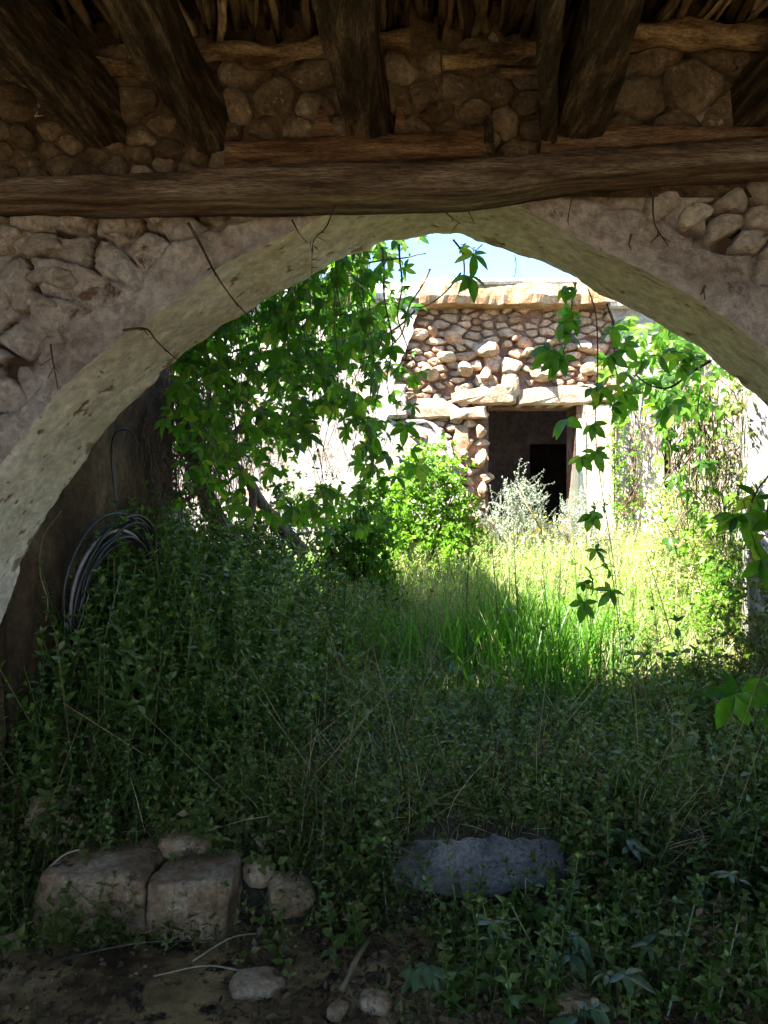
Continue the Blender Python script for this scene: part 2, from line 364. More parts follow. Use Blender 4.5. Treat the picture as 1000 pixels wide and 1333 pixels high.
G = Af[:, None, :]*(1-tt[None, :, None])+Bo[:, None, :]*tt[None, :, None]
# plastered rubble relief: cells of warped nearest-seed distance
seeds = np.array([(R.uniform(-2.3, 2.3), R.uniform(.0, 3.4)) for _ in range(900)])
wx = G[..., 0]+.06*fbm(G, 4, 4, 1); wz = G[..., 2]+.06*fbm(G, 4, 4, 2)
d = np.hypot(wx[..., None]-seeds[:, 0], (wz[..., None]-seeds[:, 1])*1.6); idn = d.argmin(-1); d.sort(axis=-1)
e = d[..., 1]-d[..., 0]
dist_arch = np.linalg.norm(G-Af[:, None, :], axis=-1)
stony = sstep(.02, .34, dist_arch+.18*fbm(G, 2.2, 3, 5)-np.where(G[..., 0] > 0, .07, 0))*sstep(-.5, -.1, fbm(G, 1.6, 3, 15)+np.where(G[..., 0] < .0, .2, .05))
hgt = np.array([R.uniform(-.03, .03) for _ in range(900)])[idn]; tlx = np.array([R.uniform(-.25, .25) for _ in range(900)])[idn]; tlz = np.array([R.uniform(-.3, .3) for _ in range(900)])[idn]
face = hgt+tlx*(wx-seeds[idn, 0])+tlz*(wz-seeds[idn, 1])
open_ = sstep(-.62, -.12, fbm(G, 3.2, 3, 77))      # joints open only here and there
disp = stony*(face*.9-.032*sstep(0, .07, e)+.032)+stony*open_*(1-sstep(0, .030, e+.014*fbm(G, 20, 2, 66)))*.07
disp = disp-.034*fbm(G, 3.0, 4, 11)-.035*np.abs(fbm(G, 7, 4, 12))-.012*fbm(G, 22, 3, 13)-.006*fbm(G, 55, 2, 14)
dirt = np.clip(stony*open_*(1-sstep(.004, .026, e+.014*fbm(G, 20, 2, 66)))*1.4+sstep(.28, .5, fbm(G, 4.5, 4, 91))*stony*.9, 0, 1); dirt[:8] = 0

disp[0, :] = 0; edge = sstep(0, .03, dist_arch); G[..., 1] += disp*edge
aw = thing('arch_wall', 'rough plastered wall with wide whitewashed arch opening onto overgrown courtyard', 'arch wall', (0, Y1, 0))
pf = mk('plastered_face', G.reshape(-1, 3), grid_faces(NS, NT)[:, ::-1], M['wallplaster'], aw, centre=False)
pf.data.attributes.new('dirt', 'FLOAT', 'POINT').data.foreach_set('value', dirt.reshape(-1).astype(np.float32))
NU = 60; uu = np.linspace(0, 1, NU)
S = Af[:, None, :]*(1-uu[None, :, None])+Ab[:, None, :]*uu[None, :, None]
nrm = C0-S; nrm[..., 1] = 0; nrm /= np.linalg.norm(nrm, axis=-1)[..., None]
amp = sstep(0, .08, uu)[None, :]
rag = np.clip((uu-.8)/.2, 0, 1)[None, :]
dd = (.018*fbm(S, 3, 4, 21)+.007*fbm(S, 14, 4, 22)+.003*fbm(S, 50, 2, 23))*amp-rag**2*(.030*np.abs(fbm(S, 6, 3, 24))-.004)
S = S+nrm*dd[..., None]
cl = .10+.10*fbm(S[:, :1, :]*np.ones((1, NU, 1))*np.array([1, 0, 1]), 2.5, 4, 311)
sd = np.exp(-((uu[None, :]-cl-.06)/.012)**2)*sstep(.1, .4, S[..., 0])*sstep(-.4, .1, fbm(S, 3, 3, 312))
sd = np.maximum(sd, sstep(.30, .42, fbm(S, 9, 4, 313))*.7*sstep(.55, 1, uu)[None, :]); sd = np.maximum(sd, sstep(.36, .46, fbm(S, 24, 3, 314))*.8)
sd = np.maximum(sd, .8*sstep(.94, 1, uu+.04*fbm(S[:, -1, :], 9, 3, 315)[:, None])*sstep(-.1, .3, fbm(S, 4, 3, 316)))
S = S+nrm*(sd*.008)[..., None]*-1
so = mk('arch_soffit', S.reshape(-1, 3), grid_faces(NS, NU), M['cream'], aw, centre=False)
so.data.attributes.new('dirt', 'FLOAT', 'POINT').data.foreach_set('value', sd.reshape(-1).astype(np.float32))
# courtyard side face of the arch wall and its top
Bb = Bo.copy(); Bb[:, 1] = Y2
last = S[:, -1, :]
G2 = last[:, None, :]*(1-np.linspace(0, 1, 12)[None, :, None])+Bb[:, None, :]*np.linspace(0, 1, 12)[None, :, None]
mk('courtyard_face', G2.reshape(-1, 3), grid_faces(NS, 12), M['back_plaster'], aw, centre=False)
def box(x0, x1, y0, y1, z0, z1):
    V = [(x, y, z) for x in (x0, x1) for y in (y0, y1) for z in (z0, z1)]
    return V, [(0, 1, 3, 2), (4, 6, 7, 5), (0, 4, 5, 1), (2, 3, 7, 6), (0, 2, 6, 4), (1, 5, 7, 3)]
V, Fs = box(-WX-.1, WX+.1, Y1-.02, Y2+.03, WT, WT+.12); mk('wall_coping', V, Fs, M['whitecap'], aw, False)

# raking mortar fillet and stones pressed into the plaster under the beam
def rubble_patch(parent, box_px, Yp, rpx, aniso, mat, gap, bulge, yface, ok=None, name='stone', tries=4000, seed=0, msel=None, lim_=.85, flat_=False, skip=0):
    (xa, xb, ya, yb) = box_px
    a = P(xa, yb, Yp); b = P(xb, ya, Yp); k = Yp/F
    B = (a.x, b.x, a.z, b.z)
    pts = poisson(B, lambda x, z: rpx(CX+x/k, CY-(z-H)/k)*k, tries, aniso, (lambda x, z: ok(CX+x/k, CY-(z-H)/k)) if ok else None)
    n = 0
    for i, c in enumerate(pts):
        if skip and R.random() < skip: continue
        pl = clip_cell(c, pts, (B[0]-.02, B[1]+.02, B[2]-.02, B[3]+.02), aniso)
        if not pl: continue
        rr = c[2]*lim_; pl = [(c[0]+(p[0]-c[0])*min(1, rr/max(1e-6, math.hypot(p[0]-c[0], (p[1]-c[1])*aniso))), c[1]+(p[1]-c[1])*min(1, rr/max(1e-6, math.hypot(p[0]-c[0], (p[1]-c[1])*aniso)))) for p in pl]
        s = stone_mesh(pl, gap, .06, bulge*(c[2]/.12)**.6*R.uniform(.7, 1.3), seed+i)
        if not s: continue
        V, Fs, (cx, cz) = s
        m = mat if not msel else msel(CX+cx/k, CY-(cz-H)/k)
        link(name, raw_mesh(name, V, Fs, m, flat_ is False), parent, Vector((cx, yface+R.uniform(-.015, .015), cz))); n += 1
    return pts

# upper rubble band above the tie beam
up = thing('upper_rubble_wall', 'band of loose rubble stones between the beam and the stick ceiling', 'rubble wall', (0, 2.72, 2.6))
V, Fs = box(-WX, WX, 2.60, 2.62-.004, 2.62, 3.42); 
def relief_panel(name, x0, x1, z0, z1, y, amp, mat, parent, res=.03, back=.1, sc_=3, seed=0, axis_='y', flip=False, hole=None, rng_=None):
    nx = max(2, int((x1-x0)/res)+1); nz = max(2, int((z1-z0)/res)+1)
    A, B_ = np.meshgrid(np.linspace(x0, x1, nx), np.linspace(z0, z1, nz), indexing='ij')
    p = np.stack([A, A*0+seed, B_], -1); dsp = amp*(fbm(p, sc_, 4, seed)+.35*fbm(p, sc_*5, 3, seed+4))
    Yv = y+dsp
    V = np.stack([A, Yv, B_], -1).reshape(-1, 3); Fs = [tuple(f) for f in grid_faces(nx, nz)[:, ::-1]]
    V = V.tolist(); idx = lambda i, j: i*nz+j
    rim = [idx(i, 0) for i in range(nx)]+[idx(nx-1, j) for j in range(1, nz)]+[idx(i, nz-1) for i in range(nx-2, -1, -1)]+[idx(0, j) for j in range(nz-2, 0, -1)]
    b = len(V)
    for r_ in rim: V.append((V[r_][0], y+back, V[r_][2]))
    n = len(rim)
    for i in range(n): Fs.append((rim[i], b+i, b+(i+1) % n, rim[(i+1) % n]))
    Fs.append(tuple(b+i for i in range(n)))
    V = np.array(V)
    if axis_ == 'x': V = np.stack([V[:, 1], V[:, 0], V[:, 2]], 1); Fs = [f[::-1] for f in Fs]
    if axis_ == '-x': V = np.stack([2*y-V[:, 1], V[:, 0], V[:, 2]], 1)
    return mk(name, V, Fs, mat, parent)
relief_panel('mortar', -WX, WX, 2.60, 3.40, 2.578, .014, M['mortar'], up, .05, .01, 4, 5)
rubble_patch(up, (-20, 1020, 68, 232), 2.58, lambda x, y: ((34 if y > 165 else 58) if x < 330 else (48 if x < 700 else 80))*R.uniform(.6, 1.25), 1.35, M['stone_in'], .004, .045, 2.58, tries=7000, seed=100, lim_=1.15)
# stones showing through the plaster left and right under the beam
rubble_patch(aw, (-20, 330, 268, 400), 2.60, lambda x, y: (40+.12*x if y < 330 else 62)*R.uniform(.6, 1.3), 1.6, M['stone_wash'], .003, .022, 2.607,
             ok=lambda x, y: (x*.5+(y-268)*1.6 < 95+25*math.sin(x*.05)) or (x < 70 and y > 360), seed=300, tries=3500, lim_=.95)
rubble_patch(aw, (845, 1020, 245, 330), 2.60, lambda x, y: 44*R.uniform(.6, 1.4), 1.5, M['stone_wash'], .003, .025, 2.605,
             ok=lambda x, y: (x-845)*.5 > (y-245)*.75, seed=400, tries=2500, lim_=1.1)

# ------------------------------------------------------------------ tie beam and timbers
def hewn(name, top, bot, yf, yb, mat, parent=None, thick_back=None, seg=60, amp=.012, seed=0):
    """a long hewn timber: top / bottom edge as pixel polylines of its front face at depth yf, going back to yb"""
    t = spline([P(x, y, yf) for x, y in top], seg); b = spline([P(x, y, yf) for x, y in bot], seg)
    V = []; ring = 16
    for i in range(seg):
        c = []
        for (u, v) in [(0, 0), (.0, .25), (0, .5), (0, .75), (0, 1), (.33, 1), (.66, 1), (1, 1), (1, .75), (1, .5), (1, .25), (1, 0), (.75, 0), (.5, 0), (.25, 0), (.1, 0)]:
            z = b[i][2]*(1-v)+t[i][2]*v; x = b[i][0]*(1-v)+t[i][0]*v; c.append((x, yf+(yb-yf)*u, z))
        c = np.array(c); m = c.mean(0); k = 1-.05*(np.abs(c[:, 1]-m[1])/(abs(yb-yf)/2+1e-6))*(np.abs(c[:, 2]-m[2])/(np.ptp(c[:, 2])/2+1e-6))
        c = m+(c-m)*k[:, None]
        q = c*np.array([.25, 1, 1]); c[:, 1:] += amp*np.stack([fbm(q, 14, 3, seed), fbm(q, 14, 3, seed+3)], 1)+amp*.7*np.stack([fbm(q*np.array([4, .5, .5]), 3, 3, seed+5)]*2, 1)
        V.append(c)
    V = np.array(V).reshape(-1, 3); Fs = []
    for i in range(seg-1):
        for j in range(ring): Fs.append((i*ring+j, i*ring+(j+1) % ring, (i+1)*ring+(j+1) % ring, (i+1)*ring+j))
    Fs.append(tuple(range(ring-1, -1, -1))); Fs.append(tuple((seg-1)*ring+j for j in range(ring)))
    return mk(name, V, Fs, mat, parent)
o = hewn('tie_beam', [(-190, 238), (0, 231), (200, 222), (400, 212), (600, 206), (800, 190), (1000, 174), (1200, 160)],
         [(-190, 250), (0, 252), (200, 254), (400, 250), (600, 244), (800, 222), (1000, 206), (1200, 195)], 2.40, 2.60, M['beamwood'], seed=1, seg=140, amp=.014)
tag(o, 'long weathered grey brown timber spanning the whole wall above the arch', 'beam')
o = hewn('timber', [(292, 184), (400, 178), (520, 172), (641, 164)], [(292, 221), (400, 211), (520, 206), (641, 202)], 2.47, 2.575, M['rustwood'], seed=2, seg=50, amp=.009)
tag(o, 'reddish squared timber lying on the long beam, left of the dark gap', 'timber', 'squared timbers on the tie beam')
o = hewn('timber', [(716, 160), (820, 161), (940, 163), (1120, 166)], [(714, 198), (820, 190), (940, 178), (1120, 170)], 2.47, 2.575, M['rustwood'], seed=3, seg=50, amp=.009)
tag(o, 'reddish squared timber with notched edge lying on the beam, right of the dark gap', 'timber', 'squared timbers on the tie beam')
# little upright post / broken brackets
def bracket(pts, wd, name, mat, label, cat, Yb):
    m = MB(); V = [P(x, y, Yb) for x, y in pts]; n = len(V); b = [v+Vector((0, wd, 0)) for v in V]
    m.add(V+b, [tuple(range(n-1, -1, -1)), tuple(range(n, 2*n))]+[(i, (i+1) % n, n+(i+1) % n, n+i) for i in range(n)])
    o = m.build(name, mat, smooth=False); tag(o, label, cat); return o
bracket([(628, 204), (633, 150), (641, 148), (645, 204)], .05, 'timber_peg', M['darkwood'], 'thin upright dark peg at the right end of the reddish timber', 'peg', 2.46)
bracket([(704, 197), (712, 112), (722, 108), (736, 158), (727, 160), (722, 140), (716, 199)], .07, 'timber_bracket', M['rustwood'], 'small pointed brown bracket under the narrow dark rafter', 'bracket', 2.45)
bracket([(514, 172), (518, 122), (528, 122), (526, 172)], .05, 'timber_peg', M['rustwood'], 'short upright peg standing on the reddish timber beside the middle rafter', 'peg', 2.50)
bracket([(403, 178), (418, 132), (436, 176)], .06, 'timber_wedge', M['rustwood'], 'triangular wooden wedge standing on the timber left of the middle rafter', 'wedge', 2.50)

# roof of sticks, rafters and cross logs
rf = thing('stick_roof', 'dark ceiling of round rafters, cross logs and bundled dry sticks overhead', 'ceiling', (0, 0, 3))
V, Fs = box(-WX, WX, -1.2, 3.0, 3.28, 3.40); mk('roof_earth', V, Fs, M['deck'], rf, False)
def rafter(px0, px1, wpx, zb, depth, seed, name='rafter', mat='darkwood', ya=-1.15):
    # px0 at the wall end (Y=2.5), px1 at frame top (Y=1.8)
    xw = (px0-CX)/F*2.5; xt = (px1-CX)/F*1.8; wd = wpx/F*2.5
    n = 30; V = []; r_ = Random_(seed); ph = r_.uniform(0, 9)
    for i in range(n):
        y = 2.66+(ya-2.66)*i/(n-1); x = xw+(xt-xw)*(2.5-y)/.7*(1 if y > 1.2 else 1)
        x = max(-2.2, min(2.2, x)); wv = wd*(1+.12*math.sin(i*.9+ph)); 
        for j in range(12):
            th = 2*math.pi*(j+.5)/12; cx_, cz_ = math.cos(th), math.sin(th)
            sq = (abs(cx_)**7+abs(cz_)**7)**(-1/7)
            V.append((x+wv/2*cx_*sq+r_.uniform(-.005, .005)+.012*math.sin(i*.5+ph), y, zb+depth/2+depth/2*cz_*sq+r_.uniform(-.006, .006)+.01*math.sin(i*.7)))
    Fs = [(i*12+j, i*12+(j+1) % 12, (i+1)*12+(j+1) % 12, (i+1)*12+j) for i in range(n-1) for j in range(12)]+[tuple(range(11, -1, -1)), tuple((n-1)*12+j for j in range(12))]
    return mk(name, V, Fs, M[mat], rf, False)
rafter(118, -60, 55, 2.76, .20, 1); rafter(268, 172, 44, 2.72, .20, 2); rafter(478, 452, 58, 2.74, .20, 3)
rafter(713, 724, 25, 2.72, .20, 4); rafter(752, 800, 62, 2.74, .20, 5); rafter(985, 1190, 50, 2.80, .18, 6)
def crosslog(pts, r, Yp, label=None):
    pp = spline([P(x, y, Yp) for x, y in pts], 22); m = MB()
    rr = [(r/F*Yp)*(1+.18*math.sin(i*.8+pts[0][0])+R.uniform(-.06, .06)) for i in range(22)]
    m.tube(pp, rr, 9, jit=.08); m.build('cross_log', M['logwood'], rf)
crosslog([(62, 96), (110, 90), (150, 88), (196, 93)], 11, 2.52)
crosslog([(248, 76), (300, 66), (345, 76), (400, 64), (470, 56), (534, 52)], 13, 2.50)
crosslog([(575, 82), (640, 74), (714, 62)], 12, 2.52)
crosslog([(806, 52), (880, 44), (950, 48), (1060, 44)], 17, 2.48)
crosslog([(650, 96), (730, 92), (800, 84), (880, 76)], 8, 2.55)
st_meshes = []
for k in range(8):
    m = MB(); L = 1.0; r0 = .011+.005*(k % 3); ph = R.uniform(0, 6)
    pts = [Vector((.02*math.sin(i*1.1+ph)*(i > 0), i*L/6, .012*math.cos(i*1.3+ph))) for i in range(7)]
    m.tube(pts, [r0*(1-.06*i)*R.uniform(.85, 1.15) for i in range(7)], 5, jit=.15); st_meshes.append(raw_mesh('stick', m.V, m.F, M['stick']))
ns = 0
for layer, (zz, step) in enumerate(((3.155, .026), (3.185, .034), (3.22, .034))):
    x = -1.75
    while x < 1.75 and ns < 290:
        y0 = R.uniform(1.35, 1.75) if layer == 0 else 1.5
        o = put('stick', R.choice(st_meshes), Matrix.Translation((x+R.uniform(-.01, .01), y0, zz+R.uniform(-.02, .015))) @ Euler((R.uniform(-.03, .05), 0, R.gauss(0, .07)+(.15 if x < -.3 else -.05)*.4)).to_matrix().to_4x4() @ Matrix.Diagonal((R.uniform(.7, 1.7), R.uniform(1.0, 1.15), 1, 1)), rf)
        ns += 1; x += step*R.uniform(.7, 1.5)
m = MB()
for i in range(240):
    x = R.uniform(-2.2, 2.2); y = R.uniform(-1.15, 1.3); L = R.uniform(.8, 1.6)
    m.tube([(x, y, 3.2), (x+R.uniform(-.03, .03), min(2.5, y+L), 3.2)], R.uniform(.012, .022), 4)
tag(m.build('stick_bundle', M['stick'], rf), kind='stuff')

# side walls and rear wall of the room (unseen rear opening made wide to throw light on the arch wall)
rw = thing('room_side_wall', 'unseen pale inner side wall of the room behind the arch, left side', 'wall', (-2.3, 0, 0)); V, Fs = box(-2.45, -2.2, -1.2, 2.60, -.1, 3.27); mk('wall_body', V, Fs, M['wallplaster'], rw, False)  # paler plaster on this unseen wall, added to bounce light onto the arch face
rw = thing('room_side_wall', 'dim inner side wall of the room behind the arch, right side', 'wall', (2.3, 0, 0)); V, Fs = box(2.2, 2.45, -1.2, 2.60, -.1, 3.27); mk('wall_body', V, Fs, M['mudwall'], rw, False)
rw = thing('room_rear_wall', 'unseen rear wall of the dark room with one wide opening added for light', 'wall', (0, -1.3, 0))
m = MB(); m.add(*box(-2.45, -1.9, -1.45, -1.2, -.1, 3.4)).add(*box(1.7, 2.45, -1.45, -1.2, -.1, 3.4)).add(*box(-1.9, 1.7, -1.45, -1.2, 3.05, 3.4)); m.build('wall_body', M['mudwall'], rw, False)

# ------------------------------------------------------------------ back building
YB = 8.6; KB = YB/F
def XB(px): return (px-CX)*KB
def ZB(py): return H+(CY-py)*KB
bb = thing('ruined_house', 'half ruined stone house across the courtyard with broken plaster and open doorway', 'house', (XB(690), YB, .6))
g0 = .45; topz = ZB(384)
dx0, dx1, dzt = XB(637), XB(752), ZB(527)
YR = YB+.10
relief_panel('earth_core', XB(480), dx0, g0, topz, YB+.07, .03, M['earthjoint'], bb, .05, .45, 4, 61)
relief_panel('earth_core', dx0, dx1, dzt, topz, YB+.07, .03, M['earthjoint'], bb, .05, .45, 4, 62)
relief_panel('earth_core', dx1, XB(862), g0, topz, YB+.07, .03, M['earthjoint'], bb, .05, .45, 4, 63)
def inrub(x, y):
    lim = 556-max(0, (y-400))*.42+6*math.sin(y*.09)
    if x < lim or y < 402: return False
    if y > 500 and x > 628: return False
    if x > 812: return False
    return True
BIG = [(625, 562, 13, 16), (626, 598, 12, 22), (628, 636, 11, 17), (600, 612, 13, 13), (612, 640, 12, 14), (598, 662, 14, 12), (622, 668, 12, 16), (604, 590, 10, 9), (592, 440, 26, 13), (563, 432, 12, 12), (560, 487, 24, 15), (583, 465, 22, 13), (634, 455, 38, 16), (607, 480, 20, 17), (631, 487, 15, 15), (664, 478, 30, 24), (686, 460, 15, 10), (708, 488, 28, 16), (672, 440, 16, 8), (760, 452, 22, 16), (770, 480, 24, 14), (716, 445, 14, 8)]
def free(x, y): return inrub(x, y) and all(((x-a)/(c*.8))**2+((y-b)/(d_*.8))**2 > 1 for a, b, c, d_ in BIG)
def msel(x, y): return M['palerock'] if (y > 500 or R.random() < .35) else M['rubble']
rubble_patch(bb, (500, 815, 402, 690), YB, lambda x, y: (17 if y < 450 else (16 if y < 540 else 20))*R.choice([.6, .8, .9, 1.1, 1.5, 2.1]), 2.0, M['rubble'], .005, .075, YB+.08, ok=free, tries=9000, seed=700, msel=msel, lim_=1.15, flat_=True, skip=.06)
for i, (a, b, c, d_) in enumerate(BIG):
    V, Fs = ico_rock(i+40, 2, c*KB*.62, .15, d_*KB*.68, .22)
    put('stone', raw_mesh('stone', V, Fs, M['palerock'] if b > 448 else M['rubble'], False), Matrix.Translation((XB(a), YB+.06-(.07 if b > 448 else .02), ZB(b))) @ Euler((R.uniform(-.3, .3), R.uniform(-.2, .2), R.uniform(-.3, .3))).to_matrix().to_4x4(), bb)
# long flat stones over the door
def flatstone(pts, yf, th, mat, name='lintel_stone'):
    cx = sum(p[0] for p in pts)/len(pts); cy = sum(p[1] for p in pts)/len(pts)
    r_ = Random_(int(cx*7+cy)); q = []
    for i in range(len(pts)):
        a, b = pts[i], pts[(i+1) % len(pts)]; n = max(1, int(math.hypot(a[0]-b[0], a[1]-b[1])/9))
        for k in range(n): t = k/n; q.append((a[0]+(b[0]-a[0])*t+r_.uniform(-1, 1), a[1]+(b[1]-a[1])*t+r_.uniform(-.8, .8)))
    V = []; n = len(q)
    for (s, y) in ((1, yf+th), (1, yf+.03), (.97, yf+.008), (.85, yf-.015)):
        for (x, z) in q: V.append((XB(cx+(x-cx)*s), y+r_.uniform(-.006, .006)*(y < yf+th), ZB(cy+(z-cy)*(s if s == 1 else s-.05))))
    V.append((XB(cx), yf-.03, ZB(cy)))
    Fs = [(L*n+i, L*n+(i+1) % n, (L+1)*n+(i+1) % n, (L+1)*n+i) for L in range(3) for i in range(n)]+[(3*n+i, 3*n+(i+1) % n, 4*n) for i in range(n)]
    return mk(name, V, Fs, mat, bb, False)
flatstone([(588, 512), (640, 502), (672, 498), (672, 526), (636, 528), (590, 524)], YB-.05, .3, M['palerock'])
flatstone([(674, 506), (720, 503), (790, 500), (800, 522), (752, 527), (674, 527)], YB-.03, .3, M['palerock'])
flatstone([(528, 520), (575, 518), (600, 532), (592, 544), (540, 546), (524, 538)], YB-.04, .2, M['palerock'], 'stone')
flatstone([(583, 534), (632, 529), (634, 545), (586, 547)], YB-.07, .2, M['palerock'], 'stone')
flatstone([(505, 503), (528, 502), (530, 545), (504, 546)], YB-.10, .2, M['back_plaster'], 'stone')
flatstone([(592, 552), (610, 553), (612, 580), (600, 600), (590, 580)], YB-.0, .2, M['rubble'], 'stone')
# left plaster around the rubble: ragged edge towards the stones
def ragged(name, left, right, y, th, mat, rows=70, cols=60, amp=.02, seed=0):
    """plaster sheet between two pixel polylines (given as y -> x), real thickness"""
    ys = np.linspace(left[0][1], left[-1][1], rows)
    xl = np.interp(ys, [p[1] for p in left], [p[0] for p in left]); xr = np.interp(ys, [p[1] for p in right], [p[0] for p in right])
    jag = fbm(np.stack([ys*0, ys*0+seed, ys], -1), .12, 3, seed)*5; xr = xr+jag*(np.ptp([p[0] for p in right]) > 1)
    u = np.linspace(0, 1, cols); PX = xl[:, None]*(1-u)+xr[:, None]*u; PY = np.repeat(ys[:, None], cols, 1)
    V = np.stack([XB(PX), PX*0+y, ZB(PY)], -1); V[..., 1] += amp*fbm(V, 2.2, 4, seed)+amp*.4*fbm(V, 9, 3, seed+1)
    n = rows*cols; Vb = V.copy(); Vb[..., 1] = y+th
    A = V.reshape(-1, 3).tolist()+Vb.reshape(-1, 3).tolist(); idx = lambda i, j: i*cols+j
    Fs = [tuple(f) for f in grid_faces(rows, cols)[:, ::-1]]
    Fs += [tuple(x+n for x in f[::-1]) for f in [tuple(f) for f in grid_faces(rows, cols)[:, ::-1]]]
    rim = [idx(0, j) for j in range(cols)]+[idx(i, cols-1) for i in range(1, rows)]+[idx(rows-1, j) for j in range(cols-2, -1, -1)]+[idx(i, 0) for i in range(rows-2, 0, -1)]
    for i in range(len(rim)): a, b = rim[i], rim[(i+1) % len(rim)]; Fs.append((a, b, b+n, a+n))
    return mk(name, A, Fs, mat, bb)
ragged('plaster_coat', [(60, 384), (60, 740)], [(549, 384), (546, 400), (538, 430), (528, 455), (512, 500), (506, 520), (506, 548), (560, 556), (586, 580), (598, 620), (606, 660), (606, 740)], YB-.06, .22, M['back_plaster'], seed=3)
ragged('plaster_coat', [(754, 384), (752, 540), (752, 740)][:1]+[(790, 400), (806, 440), (800, 490), (796, 530), (800, 560), (800, 740)], [(862, 384), (862, 740)], YB-.07, .22, M['back_plaster'], seed=5, cols=30)
ragged('plaster_pilaster', [(759, 527), (759, 740)], [(798, 527), (798, 740)], YB-.04, .16, M['ochre'], cols=24, seed=7)
relief_panel('left_wing', XB(-60), XB(480), g0, topz, YB+.12, .02, M['back_plaster'], bb, .08, .4, 2, 66)
# parapet ledge: broken ochre slab with pale cap
def ledge(x0, x1, zt, zb, yf, mat, name, seed, seg=80, amp=.04):
    xs = np.linspace(x0, x1, seg); prof = [(0, 0), (-.02, .35), (0, .7), (.03, 1), (.3, 1.02), (.9, 1.0), (.9, 0), (.3, .0)]
    V = []
    for x in xs:
        for (a, b) in prof: V.append((XB(x), yf+a, zb+(zt-zb)*b))
    V = np.array(V); nz = fbm(V, 3.5, 4, seed); nz2 = fbm(V, 4, 4, seed+9)
    fm = (V[:, 1] < yf+.2); V[:, 1] += nz*amp*1.6*fm; V[:, 2] += nz2*amp*.6; k = len(prof)
    Fs = [(i*k+j, i*k+(j+1) % k, (i+1)*k+(j+1) % k, (i+1)*k+j) for i in range(seg-1) for j in range(k)]+[tuple(range(k-1, -1, -1)), tuple((seg-1)*k+j for j in range(k))]
    return mk(name, V, Fs, mat, bb, False)
ledge(545, 792, ZB(375)+.0, ZB(402), YB-.24, M['ledge'], 'ledge_slab', 5, amp=.075)
ledge(250, 548, ZB(372), ZB(392), YB-.14, M['whitecap'], 'ledge_slab', 6)
ledge(788, 905, ZB(378), ZB(404), YB-.20, M['whitecap'], 'ledge_slab', 8)
ledge(548, 800, ZB(371)+.03, ZB(377), YB-.20, M['whitecap'], 'cap_course', 9, amp=.03)
for i, (a, b, c) in enumerate([(578, 366, 9), (560, 371, 8), (590, 371, 7), (760, 371, 8), (652, 372, 6)]):
    V, Fs = ico_rock(i+90, 2, c*KB, .09, c*KB*.7, .3); put('loose_cap_stone', raw_mesh('loose_cap_stone', V, Fs, M['whitecap'], False), Matrix.Translation((XB(a), YB-.05, ZB(b))), bb)
# recess further right (shaded blocks), roof, interior
relief_panel('recessed_wall', XB(862)+.004, XB(1100), g0, ZB(400), YB+.55, .03, M['back_plaster'], bb, .06, .3, 2, 71)
V, Fs = box(XB(850), XB(862)+.002, YB+.16, YB+.9, g0, ZB(400)); mk('wall_return', V, Fs, M['back_plaster'], bb, False)
for (a, b, c, d_) in [(862, 905, 560, 598), (862, 910, 599, 640), (862, 896, 520, 558)]:
    relief_panel('wall_block', XB(a)+.01, XB(b), ZB(d_), ZB(c), YB+.47, .02, M['ochre'] if c == 599 else M['rwhite'], bb, .04, .07, 5, int(c))
Yi = 10.9
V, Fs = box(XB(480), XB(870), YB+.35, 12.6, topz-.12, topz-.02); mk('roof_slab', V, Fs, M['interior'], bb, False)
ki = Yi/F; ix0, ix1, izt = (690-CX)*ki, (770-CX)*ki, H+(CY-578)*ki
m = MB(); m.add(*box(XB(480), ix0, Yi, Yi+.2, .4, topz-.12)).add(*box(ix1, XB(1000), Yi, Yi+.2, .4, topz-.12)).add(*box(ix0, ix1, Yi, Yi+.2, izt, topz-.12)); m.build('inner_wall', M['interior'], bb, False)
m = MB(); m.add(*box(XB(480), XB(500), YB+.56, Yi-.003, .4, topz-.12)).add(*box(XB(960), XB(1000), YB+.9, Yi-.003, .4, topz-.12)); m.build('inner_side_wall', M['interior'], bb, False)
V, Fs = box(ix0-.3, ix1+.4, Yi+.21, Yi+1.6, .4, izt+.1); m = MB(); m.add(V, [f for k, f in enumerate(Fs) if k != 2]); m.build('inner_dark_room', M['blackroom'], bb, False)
m = MB(); m.add(*box(dx1+.004, dx1+.075, YB-.06, YB+.06, .5, ZB(546))); m.build('door_frame', M['paintwhite'], bb, False)
V = [P(742, 700, YB-.2), P(754, 700, YB-.05), P(754, 590, YB-.05), P(750, 592, YB-.12), P(745, 620, YB-.2)]
m = MB(); b = [v+Vector((.02, .04, 0)) for v in V]; n = 5; m.add(V+b, [tuple(range(n-1, -1, -1)), tuple(range(n, 2*n))]+[(i, (i+1) % n, n+(i+1) % n, n+i) for i in range(n)]); m.build('broken_door_board', M['paintwhite'], bb, False)

# ------------------------------------------------------------------ courtyard side walls
lw = thing('courtyard_side_wall', 'dark brown mud wall beside the arch with the hose coil hanging on it', 'wall', (-1.7, 4.3, .4))
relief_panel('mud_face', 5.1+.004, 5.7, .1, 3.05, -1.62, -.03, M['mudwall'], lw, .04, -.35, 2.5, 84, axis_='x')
relief_panel('mud_face', 3.16, 5.1, .1, 5.2, -1.62, -.03, M['mudwall'], lw, .04, -.35, 2.5, 81, axis_='x')  # upper part out of view, height added to cast shade over the courtyard
lw2 = thing('courtyard_side_wall', 'white courtyard wall behind the creeper, between the dark mud wall and the house', 'wall', (-3.3, 7, .4))
relief_panel('wall_face', 5.7, 8.7, .1, 3.0, -3.2, -.03, M['back_plaster'], lw2, .06, -.3, 2.5, 82, axis_='x')
relief_panel('wall_face', -3.5, -1.98, .1, 3.0, 5.72, .02, M['back_plaster'], lw2, .06, -.1, 2.5, 83)
